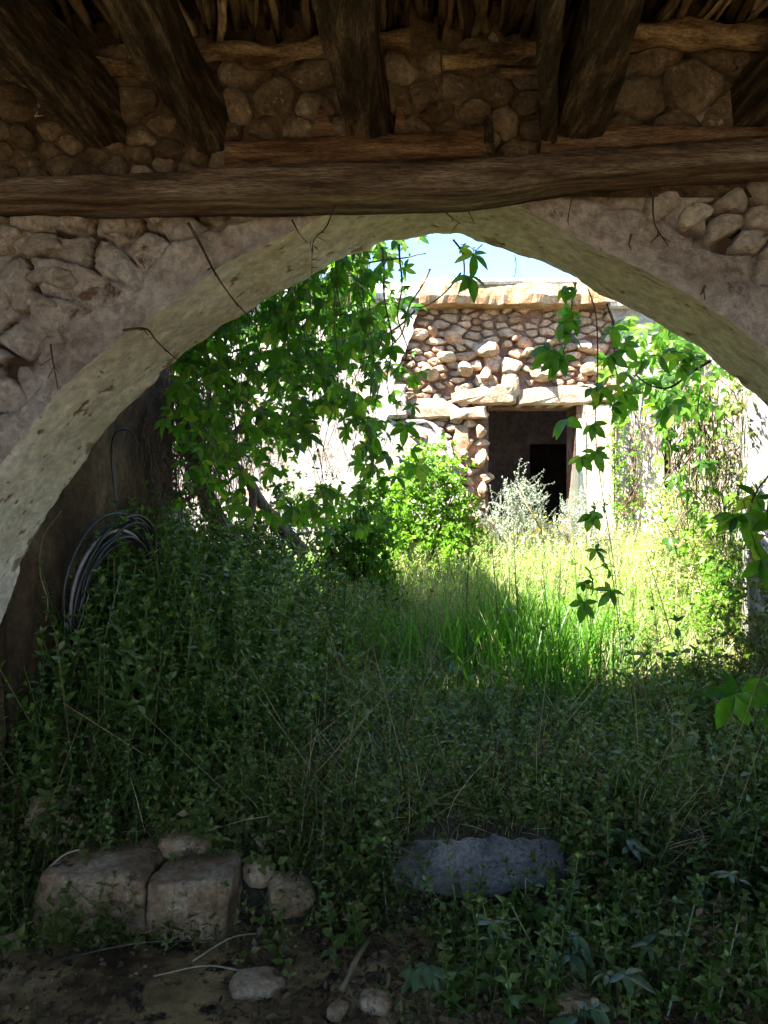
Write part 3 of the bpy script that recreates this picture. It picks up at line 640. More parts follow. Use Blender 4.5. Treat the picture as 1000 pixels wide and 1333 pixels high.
rwl = thing('courtyard_side_wall', 'tall sunlit white wall end at the right edge of the courtyard', 'wall', (2.2, 4.3, .3))
V = []
def prism(pts, z0, z1, name, mat, parent, res=24, amp=.02, seed=0):
    # vertical prism with displaced sides
    n = len(pts); P2 = []
    for i in range(n):
        a, b = Vector(pts[i]), Vector(pts[(i+1) % n]); k = max(2, int((b-a).length/.06))
        for j in range(k): P2.append(tuple(a.lerp(b, j/k)))
    zs = np.linspace(z0, z1, max(4, int((z1-z0)/.07))); V = []
    cx = sum(p[0] for p in P2)/len(P2); cy = sum(p[1] for p in P2)/len(P2)
    for z in zs:
        for (x, y) in P2: V.append((x, y, z))
    V = np.array(V); dirn = V-np.array([cx, cy, 0]); dirn[:, 2] = 0; dirn /= np.linalg.norm(dirn, axis=1)[:, None]
    V = V+dirn*(amp*fbm(V, 2.5, 4, seed)+amp*.5*fbm(V, 11, 3, seed+2))[:, None]; k = len(P2)
    Fs = [(i*k+j, i*k+(j+1) % k, (i+1)*k+(j+1) % k, (i+1)*k+j) for i in range(len(zs)-1) for j in range(k)]+[tuple((len(zs)-1)*k+j for j in range(k))]
    return mk(name, V, Fs, mat, parent)
prism([(2.02, 4.1), (2.9, 4.1), (2.9, 4.75), (2.30, 4.75)], .75, 2.9, 'wall_end', M['rwhite'], rwl, seed=4, amp=.03)
prism([(2.09, 4.13), (2.88, 4.15), (2.88, 4.7), (2.34, 4.7)], .1, .76, 'wall_foot', M['ochre'], rwl, seed=6, amp=.03)
rw3 = thing('courtyard_side_wall', 'vine covered white wall running back along the right side of the courtyard', 'wall', (3.0, 6.5, .3))
V = []
prism([(2.62, 4.78), (3.1, 4.78), (3.75, 9.0), (3.42, 9.0)], .1, 2.75, 'wall_body', M['back_plaster'], rw3, seed=14, amp=.03)

# ------------------------------------------------------------------ threshold stones and slab
def blockstone(cx, cy, cz, sx, sy, sz, rot, seed, mat, name, label, cat, group=None, rough=.1):
    n = 18; VV = []; Fs = []; key = {}
    def vid(p):
        k = tuple(round(c_, 4) for c_ in p)
        if k not in key: key[k] = len(VV); VV.append(p)
        return key[k]
    for ax in range(3):
        for sg in (-1, 1):
            ids = {}
            for i in range(n+1):
                for j in range(n+1):
                    p = [0, 0, 0]; p[ax] = sg; p[(ax+1) % 3] = math.sin((2*i/n-1)*math.pi/2)*.5+(2*i/n-1)*.5; p[(ax+2) % 3] = math.sin((2*j/n-1)*math.pi/2)*.5+(2*j/n-1)*.5; ids[i, j] = vid(tuple(p))
            for i in range(n):
                for j in range(n):
                    f = (ids[i, j], ids[i+1, j], ids[i+1, j+1], ids[i, j+1]); Fs.append(f if sg > 0 else f[::-1])
    V = np.array(VV); pw = 11 if rough < .15 else 3.0
    V = V/(np.sum(np.abs(V)**pw, axis=1)**(1/pw))[:, None]
    V = V*(1+rough*fbm(V+seed, .8, 3, seed)[:, None]+.09*fbm(V+seed, 2.2, 4, seed+1)[:, None]-.07*np.abs(fbm(V+seed, 3.5, 4, seed+2))[:, None]+.02*fbm(V+seed, 9, 3, seed+3)[:, None])*np.array([sx/2, sy/2, sz/2])
    o = put(name, raw_mesh(name, V, Fs, mat), Matrix.Translation((cx, cy, cz)) @ Euler(rot).to_matrix().to_4x4()); ORG[o] = Vector((cx, cy, cz)); return tag(o, label, cat, group)
def at(px, py, Yp): return P(px, py, Yp)
c = at(136, 1158, 2.72); blockstone(c.x, c.y+.02, .10, .40, .34, .27, (0, .03, .03), 3, M['threshold'], 'threshold_stone', 'largest squared pale block of the old threshold, at the far left', 'stone block', 'threshold blocks')
c = at(258, 1165, 2.70); blockstone(c.x, c.y+.02, .09, .295, .32, .24, (0, -.02, -.04), 5, M['threshold'], 'threshold_stone', 'smaller squared block of the threshold with a pale chipped top', 'stone block', 'threshold blocks')
c = at(378, 1168, 2.72); blockstone(c.x, c.y, .09, .17, .16, .13, (.1, .3, .2), 7, M['threshold'], 'rounded_stone', 'rounded grey stone right of the two threshold blocks among weeds', 'stone', rough=.2)
c = at(338, 1150, 2.76); blockstone(c.x, c.y, .16, .11, .1, .10, (.1, .3, .5), 8, M['threshold'], 'rounded_stone', 'little pale stone wedged beside the smaller threshold block', 'stone', rough=.2)
c = at(243, 1116, 2.86); blockstone(c.x, c.y, .22, .2, .16, .1, (.0, .1, .1), 9, M['threshold'], 'flat_stone', 'flat brown stone lying behind the smaller threshold block', 'stone', rough=.2)
def slab():
    nr, na = 16, 56; V = []; Fs = []; r_ = Random_(5); out = []
    for j in range(na):
        a = 2*math.pi*j/na; c_, s_ = math.cos(a), math.sin(a); k = 1.06*(abs(c_)**3.2+abs(s_)**3.2)**(-1/3.2)*(1+.06*math.sin(3*a+1)+.05*math.sin(7*a)+r_.uniform(-.02, .02)); out.append((.335*c_*k*(1-.12*(s_ > 0)), .165*s_*k))
    out = np.array(out)
    for i in range(nr):
        t = i/(nr-1); p = out*t; z = .012*fbm(np.column_stack([p, p[:, 0]*0]), 6, 4, 8)+.005*fbm(np.column_stack([p, p[:, 0]*0]), 28, 3, 9)-.03*max(0, (t-.9)/.1)**2
        V += [(p[j][0], p[j][1], z[j]) for j in range(na)]
    V += [(out[j][0]*1.02, out[j][1]*1.02, -.12) for j in range(na)]
    for i in range(nr): Fs += [(i*na+j, (i+1)*na+j, (i+1)*na+(j+1) % na, i*na+(j+1) % na) for j in range(na)]
    o = put('stone_slab', raw_mesh('stone_slab', V, Fs, M['slab']), Matrix.Translation((.365, 2.885, .205)) @ Euler((.48, 0, -.03)).to_matrix().to_4x4()); tag(o, 'sunken bluish grey stone slab in the middle of the threshold', 'slab')
slab()
c = at(55, 1062, 2.95); blockstone(c.x, c.y, .30, .12, .12, .15, (.1, .2, .4), 12, M['threshold'], 'broken_stone', 'ochre broken stone in the weeds above the largest threshold block', 'stone', rough=.25)
c = at(675, 800, 6.2)
c = P(335, 1290, 2.32); blockstone(c.x, c.y, .02, .17, .13, .06, (.0, .1, .4), 13, M['threshold'], 'flat_stone', 'flat pale stone lying on the floor below the threshold blocks', 'stone', rough=.2)
c = P(735, 1318, 2.25); blockstone(c.x, c.y, .02, .2, .14, .07, (.0, .1, .1), 14, M['threshold'], 'flat_stone', 'half buried stone at the bottom edge among the right hand weeds', 'stone', rough=.2)
for i, (px, py, s, lb) in enumerate([(490, 1312, .06, 'small rubble stone near the dead sticks on the floor'), (440, 1322, .045, 'tiny rubble stone at the bottom edge beside the dry stick')]):
    Yp = 1.49*F/(py-CY); blockstone((px-CX)/F*Yp, Yp, .025, s*1.6, s*1.2, s, (0, 0, i), 20+i, M['threshold'], 'rubble_stone', lb, 'stone', rough=.25)

# ------------------------------------------------------------------ foliage building blocks (numpy)
def leaflet(L, W, fold=.25, droop=.25, seg=4, tip=1.0):
    """pointed leaf along +Y from origin, in XY plane, folded along the midrib"""
    V = []; Fs = []
    for i in range(seg+1):
        t = i/seg; wd = W*.5*math.sin(math.pi*t**.9)**.75 if 0 < t < 1 else (W*.03)
        z = -droop*L*t*t
        V += [(-wd, L*t, z+fold*wd), (0, L*t, z), (wd, L*t, z+fold*wd)]
    for i in range(seg):
        a = i*3; Fs += [(a, a+1, a+4, a+3), (a+1, a+2, a+5, a+4)]
    return np.array(V), np.array(Fs)
def rotm(ax, ay, az): return np.array(Euler((ax, ay, az)).to_matrix())
def compound(nl, L, W, spread, seed):
    """hand shaped leaf of nl leaflets; petiole root at origin, points along +Y"""
    r_ = Random_(seed); VV = []; FF = []; b = 0
    for k in range(nl):
        a = (k-(nl-1)/2)*spread; s = 1-.16*abs(k-(nl-1)/2)+r_.uniform(-.08, .08)
        v, f = leaflet(L*s, W*s, .28, r_.uniform(.1, .4)); v = v@rotm(r_.uniform(-.35, .15), r_.uniform(-.5, .5), -a+r_.uniform(-.12, .12)).T
        v = v+np.array([0, .35*L, 0]); VV.append(v); FF.append(f+b); b += len(v)
    # petiole
    v = np.array([(-.0012, 0, 0), (.0012, 0, 0), (.0012, .37*L, 0), (-.0012, .37*L, 0), (0, 0, .002), (0, .37*L, .002)]); VV.append(v); FF.append(np.array([(0, 1, 2, 3), (0, 3, 5, 4), (1, 4, 5, 2)])+b)
    return np.concatenate(VV), np.concatenate(FF)
def rand_rots(n, tilt, r):
    """random upright-ish orientations: yaw uniform, tilt gaussian"""
    yaw = r.uniform(0, 2*np.pi, n); a = r.normal(0, tilt, n); b = r.normal(0, tilt, n)
    cy, sy = np.cos(yaw), np.sin(yaw); ca, sa = np.cos(a), np.sin(a); cb, sb = np.cos(b), np.sin(b)
    Z = np.zeros(n); O = np.ones(n)
    Rz = np.stack([cy, -sy, Z, sy, cy, Z, Z, Z, O], -1).reshape(n, 3, 3); Rx = np.stack([O, Z, Z, Z, ca, -sa, Z, sa, ca], -1).reshape(n, 3, 3); Ry = np.stack([cb, Z, sb, Z, O, Z, -sb, Z, cb], -1).reshape(n, 3, 3)
    return Rx@Ry@Rz
def scatter(templates, pos, rot, scale, r, name, mat, parent=None, kind='stuff', tag_=None):
    """instances of (V, F4) templates baked in one mesh"""
    which = r.integers(0, len(templates), len(pos)); VV = []; FF = []; b = 0
    for k, (tv, tf) in enumerate(templates):
        s = np.where(which == k)[0]
        if not len(s): continue
        v = np.einsum('nij,vj->nvi', rot[s], tv)*scale[s][:, None, None]+pos[s][:, None, :]
        n, m = len(s), len(tv); f = tf[None]+(np.arange(n)*m)[:, None, None]+b
        VV.append(v.reshape(-1, 3)); FF.append(f.reshape(-1, 4)); b += n*m
    o = mk(name, np.concatenate(VV), np.concatenate(FF), mat, parent, centre=False)
    o['kind'] = kind
    if tag_: tag(o, *tag_)
    return o
def stemquad(h, w0, lean=(0, 0)):
    V = np.array([(-w0, 0, 0), (w0, 0, 0), (w0*.5+lean[0], lean[1], h), (-w0*.5+lean[0], lean[1], h), (0, -w0, 0), (0, w0, 0), (lean[0], w0*.5+lean[1], h), (lean[0], -w0*.5+lean[1], h)])
    return V, np.array([(0, 1, 2, 3), (4, 5, 6, 7)])
def joinT(parts):
    VV = []; FF = []; b = 0
    for v, f in parts: VV.append(v); FF.append(f+b); b += len(v)
    return np.concatenate(VV), np.concatenate(FF)
def dia(L, W, fold=.3):
    return np.array([(0, 0, 0), (W*.5, L*.5, fold*W*.5), (0, L, -.1*L), (-W*.5, L*.5, fold*W*.5)]), np.array([(0, 1, 2, 3)])
def weed_plant(seed, h=.5, pairs=8, L=.05, W=.022, seg=3):
    r_ = Random_(seed); parts = []; lean = (r_.uniform(-.1, .1)*h, r_.uniform(-.1, .1)*h)
    parts.append(stemquad(h, .003, lean)); yaw = r_.uniform(0, 3)
    for i in range(pairs):
        t = .18+.82*i/(pairs-1); yaw += math.pi/2+r_.uniform(-.3, .3); s = (1.15-.55*t)*r_.uniform(.8, 1.2)
        for side in (0, math.pi):
            v, f = leaflet(L*s, W*s, .3, .35, seg); v = v@rotm(r_.uniform(.1, .75)+.35*t, r_.uniform(-.3, .3), 0).T@rotm(0, 0, yaw+side).T
            parts.append((v+np.array([lean[0]*t, lean[1]*t, h*t]), f))
            if r_.random() < .45 and t < .85:
                v2, f2 = leaflet(L*s*.55, W*s*.6, .3, .2, 2); v2 = v2@rotm(r_.uniform(.3, 1.1), 0, yaw+side+r_.uniform(-.8, .8)).T; parts.append((v2+np.array([lean[0]*t, lean[1]*t, h*t+.01]), f2))
    for k in range(4):
        v, f = leaflet(L*.5, W*.55, .3, .1, 2); v = v@rotm(r_.uniform(.6, 1.2), 0, k*1.57+yaw).T; parts.append((v+np.array([lean[0], lean[1], h]), f))
    return joinT(parts)
def blade(L, W, bend, seg=4):
    V = []; Fs = []
    for i in range(seg+1):
        t = i/seg; wd = W*.5*(1-t**1.6)+.0004; V += [(-wd, bend*L*t*t, L*t*(1-.25*bend*t)), (wd, bend*L*t*t, L*t*(1-.25*bend*t))]
    for i in range(seg): a = i*2; Fs.append((a, a+1, a+3, a+2))
    return np.array(V), np.array(Fs)
def sprig(seed, h=.12, n=10, L=.018, W=.009):
    r_ = Random_(seed); parts = [stemquad(h, .0012, (r_.uniform(-.4, .4)*h, r_.uniform(-.4, .4)*h))]
    for k in range(n):
        t = r_.uniform(.1, 1); v, f = dia(L*r_.uniform(.6, 1.3), W*r_.uniform(.8, 1.4))
        v = v@rotm(r_.uniform(-.2, 1.1), r_.uniform(-.4, .4), r_.uniform(0, 6.3)).T; parts.append((v+np.array([parts[0][0][6][0]*t, parts[0][0][6][1]*t, h*t]), f))
    return joinT(parts)
def grasshead(seed, h=.6):
    r_ = Random_(seed); b = r_.uniform(.03, .2); parts = [blade(h, .0028, b, 4)]
    for k in range(3): v, f = blade(h*r_.uniform(.3, .6), .005, r_.uniform(.3, .7), 3); parts.append((v@rotm(0, 0, r_.uniform(0, 6.3)).T, f))
    for k in range(9):
        t = 1-k*.03; v, f = dia(.022, .007); v = v@rotm(r_.uniform(.5, 1.2), 0, r_.uniform(0, 6.3)).T; parts.append((v+np.array([0, b*h*t*t, h*t*(1-.25*b*t)]), f))
    return joinT(parts)
def sample(n, x0, x1, y0, y1, dens, r):
    out = []
    tot = 0
    while tot < n:
        x = r.uniform(x0, x1, n*2); y = r.uniform(y0, y1, n*2); k = r.uniform(0, 1, n*2) < dens(x, y); q = np.stack([x[k], y[k]], 1); out.append(q); tot += len(q)
    return np.concatenate(out)[:n]
def onground(xy, dz=0): return np.column_stack([xy, ground_z(xy[:, 0], xy[:, 1])+dz])

# ------------------------------------------------------------------ undergrowth
# view limits at depth y
def inview(x, y, m=.3): return (np.abs(x) < .52*y+m)
def patch(x, y, s, seed): return fbm(np.stack([x, y, x*0], -1), s, 3, seed)
T1 = [weed_plant(i, R.uniform(.38, .62), 8, .062, .032) for i in range(7)]
def dA(x, y):   # tall leafy weeds on the left
    e = (x+.35+.25*(y-3)*0+.55*patch(x, y, 1.3, 41))
    return inview(x, y)*(1-sstep(-.35, .25, e))*(y > 2.80)*np.where(y < 3.0, .9, 1)*(x > -1.62-.0*(y))
xy = sample(1300, -1.75, .2, 2.75, 5.6, dA, rng); n = len(xy)
hs = .75+.45*np.clip((xy[:, 1]-3)/1.6, 0, 1)*sstep(.2, -1.2, xy[:, 0])+rng.normal(0, .15, n)
hs = np.where(xy[:, 1] < 3.25, hs*.7, hs)
scatter(T1, onground(xy), rand_rots(n, .30, rng), np.clip(hs, .3, 1.5), rng, 'leafy_weeds', M['nettle'], tag_=('dense dark green leafy weeds mounded along the left side of the courtyard', 'weeds'))
T2 = [weed_plant(20+i, R.uniform(.16, .34), 6, .048, .03, 2) for i in range(7)]
def dB(x, y):   # low leafy weeds in the right foreground and threshold
    a = sstep(-.55, .35, (x-.15+1.0*(y-2.4)*.35)+.45*patch(x, y, 1.7, 42)-.2*(y > 3)) * (1-sstep(3.7, 4.6, y))
    hole = ((x-.38)/.33)**2+((y-2.80)/.17)**2 < 1-.5*patch(x, y, 6, 60)
    fl = (y < 2.65)*(x < .25+.35*patch(x, y, 2.5, 43))
    return inview(x, y, .2)*a*(~hole)*(1-fl*.95)
xy = sample(1250, -.6, 2.3, 2.12, 4.6, dB, rng); n = len(xy)
scatter(T2, onground(xy), rand_rots(n, .28, rng), rng.uniform(.5, 1.15, n), rng, 'low_leafy_weeds', M['nettle'], tag_=('low leafy green weeds spreading over the threshold at the right foreground', 'weeds'))
T3 = [sprig(i, R.uniform(.07, .16), 11, .020, .010) for i in range(8)]
def dC(x, y):
    hole = ((x-.38)/.33)**2+((y-2.82)/.15)**2 < 1-.5*patch(x, y, 6, 61)
    hole2 = (x < -.35)*(y < 2.80)
    bare = (((x-.36)/.28)**2+((y-4.0)/.35)**2 < 1)
    fl = (y < 2.66)*(1-sstep(-.1, .5, x+.3*patch(x, y, 2.5, 44)))
    return inview(x, y)*(~hole)*(1-hole2*1.)*(1-bare*.75)*(1-fl)*(.35+.65*sstep(-.5, .3, patch(x, y, 2.2, 45)))
xy = sample(16000, -1.7, 3.0, 2.15, 6.2, dC, rng); n = len(xy)
lift = np.maximum(0, patch(xy[:, 0], xy[:, 1], 1.8, 46))*.30*(xy[:, 1] > 3)
pp3 = onground(xy)+np.column_stack([np.zeros(n), np.zeros(n), lift*rng.uniform(0, 1, n)]); big_ = .55+.75*sstep(-.3, .4, patch(xy[:, 0], xy[:, 1], 3.5, 62)); sl = patch(xy[:, 0], xy[:, 1], 2.4, 63)+rng.normal(0, .12, n)
for k_, mt_, nm_, lb_ in ((sl < .08, 'ground_leaf', 'tangled_ground_cover', 'tangled low green ground cover of tiny leaves across the shaded courtyard'), (sl >= .08, 'olive_leaf', 'dry_ground_cover', 'olive and brownish patches of drying low weeds in the shaded courtyard')):
    m_n = int(k_.sum()); scatter(T3, pp3[k_], rand_rots(m_n, .45, rng), rng.uniform(.6, 1.5, m_n)*big_[k_], rng, nm_, M[mt_], tag_=(lb_, 'ground cover'))
T4 = [blade(R.uniform(.12, .3), .0035, R.uniform(.3, 1.1), 4) for i in range(8)]
xy = sample(12000, -1.6, 3.0, 2.9, 6.4, lambda x, y: inview(x, y)*sstep(-.6, .4, patch(x, y, 2.8, 47))*sstep(-1.2, .2, x), rng); n = len(xy)
scatter(T4, onground(xy), rand_rots(n, .5, rng), rng.uniform(.5, 1.3, n), rng, 'fine_grass', M['meadow'], tag_=('fine shaded grass blades mixed into the ground cover', 'grass'))
xy = sample(4200, -1.2, 2.3, 2.15, 6, lambda x, y: inview(x, y)*sstep(.0, .5, patch(x, y, 2.1, 49)+.15)*np.where(y < 2.78, .0, 1), rng); n = len(xy)
scatter(T4, onground(xy, .02), rand_rots(n, .95, rng), rng.uniform(.4, 1.2, n), rng, 'dry_straw', M['drygrass'], tag_=('dry straw and dead stems caught in the green tangle', 'straw'))
# sunlit meadow
T5 = [grasshead(i, R.uniform(.35, .62)) for i in range(8)]
def dM(x, y): return (x > XB(480)*y/8.6-.3)*(x < 3.3)*sstep(5.2, 6.3, y+.35*patch(x, y, 1.4, 50)-.25*(x-1.2))
xy = sample(9300, -1.2, 3.3, 4.8, 8.5, dM, rng); n = len(xy)
scatter(T5, onground(xy), rand_rots(n, .2, rng), rng.uniform(.55, 1.15, n), rng, 'meadow_grass', M['meadow'], tag_=('pale sunlit flowering grasses filling the courtyard in front of the ruined house', 'grass'))
T6 = [sprig(60+i, R.uniform(.2, .42), 18, .026, .014) for i in range(8)]
xy = sample(4700, -1.6, 3.3, 5.0, 8.4, lambda x, y: inview(x, y)*sstep(-.4, .4, patch(x, y, 1.9, 51)+.1), rng); n = len(xy)
scatter(T6, onground(xy), rand_rots(n, .3, rng), rng.uniform(.6, 1.4, n), rng, 'meadow_herbs', M['bushleaf'], tag_=('bright green small leaved herbs growing among the sunlit grasses', 'herbs'))
xy = sample(5500, 1.2, 3.3, 4.7, 8.3, lambda x, y: (x < .5*y+.2)*sstep(.0, .5, patch(x, y, 1.6, 52)+.25), rng); n = len(xy)
scatter(T5+T6[:3], onground(xy, -.12), rand_rots(n, .45, rng), rng.uniform(.4, .8, n), rng, 'pale_dry_grass', M['palegrass'], tag_=('bleached pale dry grass in the sunny right half of the courtyard', 'grass'))
# broad green blades (barley-like) right of centre
T7 = [blade(R.uniform(.45, .75), .013, R.uniform(.05, .45), 6) for i in range(8)]
def dT(x, y): return np.exp(-((x-.95)/.42)**2-((y-4.95)/.6)**2)
xy = sample(950, -.2, 2.2, 3.9, 6.6, dT, rng); n = len(xy)
scatter(T7, onground(xy), rand_rots(n, .16, rng), rng.uniform(.75, 1.35, n), rng, 'tall_grass_clump', M['blade'], tag_=('clump of tall broad bladed green grass right of the courtyard centre', 'grass'))
xy = np.column_stack([rng.normal(.08, .14, 90), rng.normal(5.3, .25, 90)]); n = 90
scatter(T7, onground(xy), rand_rots(n, .14, rng), rng.uniform(.6, 1.05, n), rng, 'tall_grass_tuft', M['blade'], tag_=('narrow tuft of tall green grass left of the bare stony path', 'grass'))
T10 = [weed_plant(140+i, R.uniform(.3, .7), 6, .085, .042) for i in range(5)]
xy = sample(150, -1.7, 2.4, 2.85, 5.2, lambda x, y: inview(x, y)*np.where(x < -.2, 1, .5), rng); n = len(xy)
scatter(T10, onground(xy), rand_rots(n, .3, rng), rng.uniform(.6, 1.25, n), rng, 'broad_leafy_weeds', M['bushdark'], tag_=('broader leaved yellowish green weeds poking out of the undergrowth', 'weeds'))
T11 = [stemquad(R.uniform(.3, .8), .002, (R.uniform(-.15, .15), R.uniform(-.15, .15))) for i in range(8)]
xy = sample(420, -1.7, 3.0, 2.85, 6.5, inview, rng); n = len(xy)
scatter(T11, onground(xy), rand_rots(n, .45, rng), rng.uniform(.6, 1.3, n), rng, 'dead_stems', M['drygrass'], tag_=('thin dead pale stems standing among the green weeds', 'dead stems'))
xs_ = rng.uniform(-.75, 2.0, 900); ys_ = 3.0+rng.normal(0, .07, 900); xy = np.stack([xs_, np.clip(ys_, 2.93, 3.3)], 1)
a2 = np.column_stack([rng.uniform(-1.5, .05, 420), rng.normal(2.86, .05, 420)]); xy = np.concatenate([xy, a2, np.column_stack([rng.uniform(.66, .95, 160), rng.uniform(2.62, 2.95, 160)]), np.column_stack([rng.uniform(-.42, .06, 260), rng.uniform(2.6, 2.9, 260)]), np.column_stack([rng.uniform(-1.5, -1.2, 260), rng.uniform(2.5, 2.9, 260)]), np.column_stack([rng.uniform(-1.25, -.5, 90), rng.normal(2.53, .02, 90)])]); n = len(xy)
scatter(T3+T2[:2], onground(xy), rand_rots(n, .45, rng), rng.uniform(.5, 1.1, n), rng, 'threshold_weeds', M['ground_leaf'], tag_=('small weeds crowding over the edges of the threshold stones and slab', 'weeds'))
# leaf litter on the floor
T8 = [leaflet(R.uniform(.02, .04), R.uniform(.01, .02), .5, R.uniform(-.4, .6), 3) for i in range(6)]
xy = sample(3200, -1.25, 1.3, 2.12, 2.72, lambda x, y: sstep(-.3, .4, patch(x, y, 3.0, 55)+.5*(x > -.5)-.05)*(.25+.75*sstep(-.9, -.1, x+.6*(y-2.3))), rng); n = len(xy)
scatter(T8, onground(xy, .02), rand_rots(n, .5, rng), rng.uniform(.5, 1.2, n), rng, 'leaf_litter', M['litter'], tag_=('brown dead leaves and crumbs strewn over the earth floor', 'leaf litter'))
pb = []
for i in range(5): v, f = ico_rock(200+i, 1, 1, 1, .6, .2); pb.append((v, np.array([(a, b, c, c) for a, b, c in f])))
def pebble_mesh(n, fn, name, mat, tg):
    VV = []; FF = []; b = 0
    for i in range(n):
        v, f = ico_rock(200+i % 5, 1, 1, 1, .6, .2); x, y = fn(); s = R.uniform(.002, .009)*R.choice([.4, .7, 1.2])
        v = v@rotm(0, 0, R.uniform(0, 6)).T*s+np.array([x, y, gz(x, y)+.014]); VV.append(v); FF += [tuple(k+b for k in t) for t in f]; b += len(v)
    o = mk(name, np.concatenate(VV), FF, mat, None, False, False); tag(o, *tg); o['kind'] = 'stuff'
pebble_mesh(750, lambda: (R.uniform(-1.2, 1.0), R.uniform(2.13, 2.62)), 'floor_rubble', M['threshold'], ('small gravel crumbs scattered on the earth floor before the threshold', 'gravel'))

# ------------------------------------------------------------------ tall single weeds
def tall_weed(pts, Yp, label, r=.0035, nleaf=10, head=True):
    r = .0055
    p0 = P(*pts[-1], Yp); base = Vector((p0.x, p0.y, gz(p0.x, p0.y)-.01))
    t = thing('tall_weed', label, 'weed', base, 'tall thin weeds in the courtyard')
    q = [P(x, y, Yp) for x, y in pts][::-1]; q[0] = base; pp = spline(q, 14)
    m = MB(); m.tube(pp, [r*(1-.6*i/13) for i in range(14)], 5)
    for k in range(3):
        i = R.randint(6, 11); a = Vector(pp[i]); d_ = Vector((R.uniform(-.7, .7), R.uniform(-.5, .5), 1)).normalized()*R.uniform(.06, .16); m.tube([a, a+d_*.6+Vector((0, 0, -.005)), a+d_], [.0016, .0013, .001], 4)
        if head: v, f = ico_rock(R.randint(1, 9), 1, .006, .006, .010, .1); m.add(v+np.array(a+d_), f)
    m.build('stem', M['stalk'], t)
    for k in range(nleaf):
        i = R.randint(1, 11); a = pp[i]; L = R.uniform(.05, .13)*(1.25-i/14); v, f = leaflet(L, L*.28, .3, .4, 4)
        v = v@rotm(R.uniform(.2, 1.0), R.uniform(-.3, .3), R.uniform(0, 6.3)).T; 
        link('leaf', raw_mesh('leaf', v, f, M['nettle']), t, Vector(a))
TW = [([(612, 698), (608, 780), (608, 880)], 5.1, 'thin dark stalk standing alone left of the tall grass clump'),
      ([(668, 672), (672, 760), (680, 890)], 4.9, 'tall bud tipped stalk rising through the left of the grass clump'),
      ([(706, 730), (712, 800), (716, 900)], 4.7, 'straight stalk in the middle of the grass clump'),
      ([(730, 728), (728, 820), (734, 950)], 4.4, 'long stalk in front of the clump, with a rounded bud on top'),
      ([(764, 756), (762, 820), (772, 925)], 4.5, 'stalk with broad lower leaves below the lowest hanging creeper leaves'),
      ([(790, 700), (804, 800), (812, 905)], 4.6, 'tall leaning stalk just right of the hanging creeper strand'),
      ([(841, 718), (868, 805), (889, 915)], 4.5, 'long bare stalk leaning left, crossing in front of the sunlit gravel'),
      ([(846, 755), (854, 810), (858, 900)], 4.8, 'shorter upright stalk behind the long leaning bare stalk'),
      ([(900, 772), (896, 800), (893, 890)], 5.2, 'slim grass like stalk with a thin seed head near the right wall'),
      ([(746, 690), (752, 780), (757, 890)], 5.3, 'slender stalk with small buds behind the grass clump'),
      ([(640, 700), (646, 780), (652, 885)], 5.3, 'slender stalk between the two left stalks of the clump'),
      ([(452, 740), (448, 800), (444, 880)], 4.6, 'thin upright weed stalk left of centre beside the leafy mound')]
for i, (p, y, lb) in enumerate(TW): tall_weed(p, y, lb, nleaf=R.randint(6, 13))
# rosette of broad leaves at the middle
def rosette(px, py, Yp, n, L, label, mat='nettle', name='broad_leaf_plant', up=(.2, .9), wd=.42):
    p = P(px, py, Yp); b = Vector((p.x, p.y, gz(p.x, p.y))); t = thing(name, label, 'plant', b)
    for k in range(n):
        l = L*R.uniform(.7, 1.15); v, f = leaflet(l, l*wd, .35, .45, 5); v = v@rotm(R.uniform(*up), R.uniform(-.2, .2), k*6.283/n+R.uniform(-.3, .3)).T
        link('leaf', raw_mesh('leaf', v, f, M[mat]), t, b+Vector((0, 0, .02+.01*k)))
rosette(590, 880, 4.75, 9, .24, 'broad leaved rosette plant in the middle of the courtyard', 'blueleaf')
rosette(845, 890, 4.7, 8, .22, 'broad leaved plant at the foot of the right hand stalks', 'nettle')
rosette(700, 905, 4.4, 7, .2, 'dark broad leaved plant at the foot of the grass clump', 'blueleaf')
rosette(608, 960, 3.9, 6, .16, 'small grey green plant on the bare patch', 'blueleaf')
rosette(925, 880, 4.9, 8, .18, 'pale leafy plant near the foot of the right wall', 'nettle')

# ------------------------------------------------------------------ creeper
LV = [compound(5, .078, .034, 1.0, i) for i in range(5)]+[compound(4, .078, .037, .85, 10+i) for i in range(2)]+[compound(3, .08, .040, 1.0, 20+i) for i in range(1)]
LVM = [raw_mesh('leaf', v, f, M['creeper']) for v, f in LV]
LVB = [raw_mesh('leaf', v, f, M['blueleaf']) for v, f in LV]
def leafM(pos, scale, dirv=None, face=None):
    """matrix for a compound leaf: +Y along dirv, normal roughly towards face"""
    d_ = (dirv or Vector((R.gauss(0, .6), R.gauss(-.2, .5), -1+R.gauss(0, .35)))).normalized()
    n_ = (face or Vector((R.gauss(0, .5), -.8+R.gauss(0, .4), .6+R.gauss(0, .4)))).normalized()
    x_ = d_.cross(n_).normalized(); n_ = x_.cross(d_)
    Mx = Matrix((x_, d_, n_)).transposed().to_4x4(); return Matrix.Translation(pos) @ Mx @ Matrix.Scale(scale, 4)
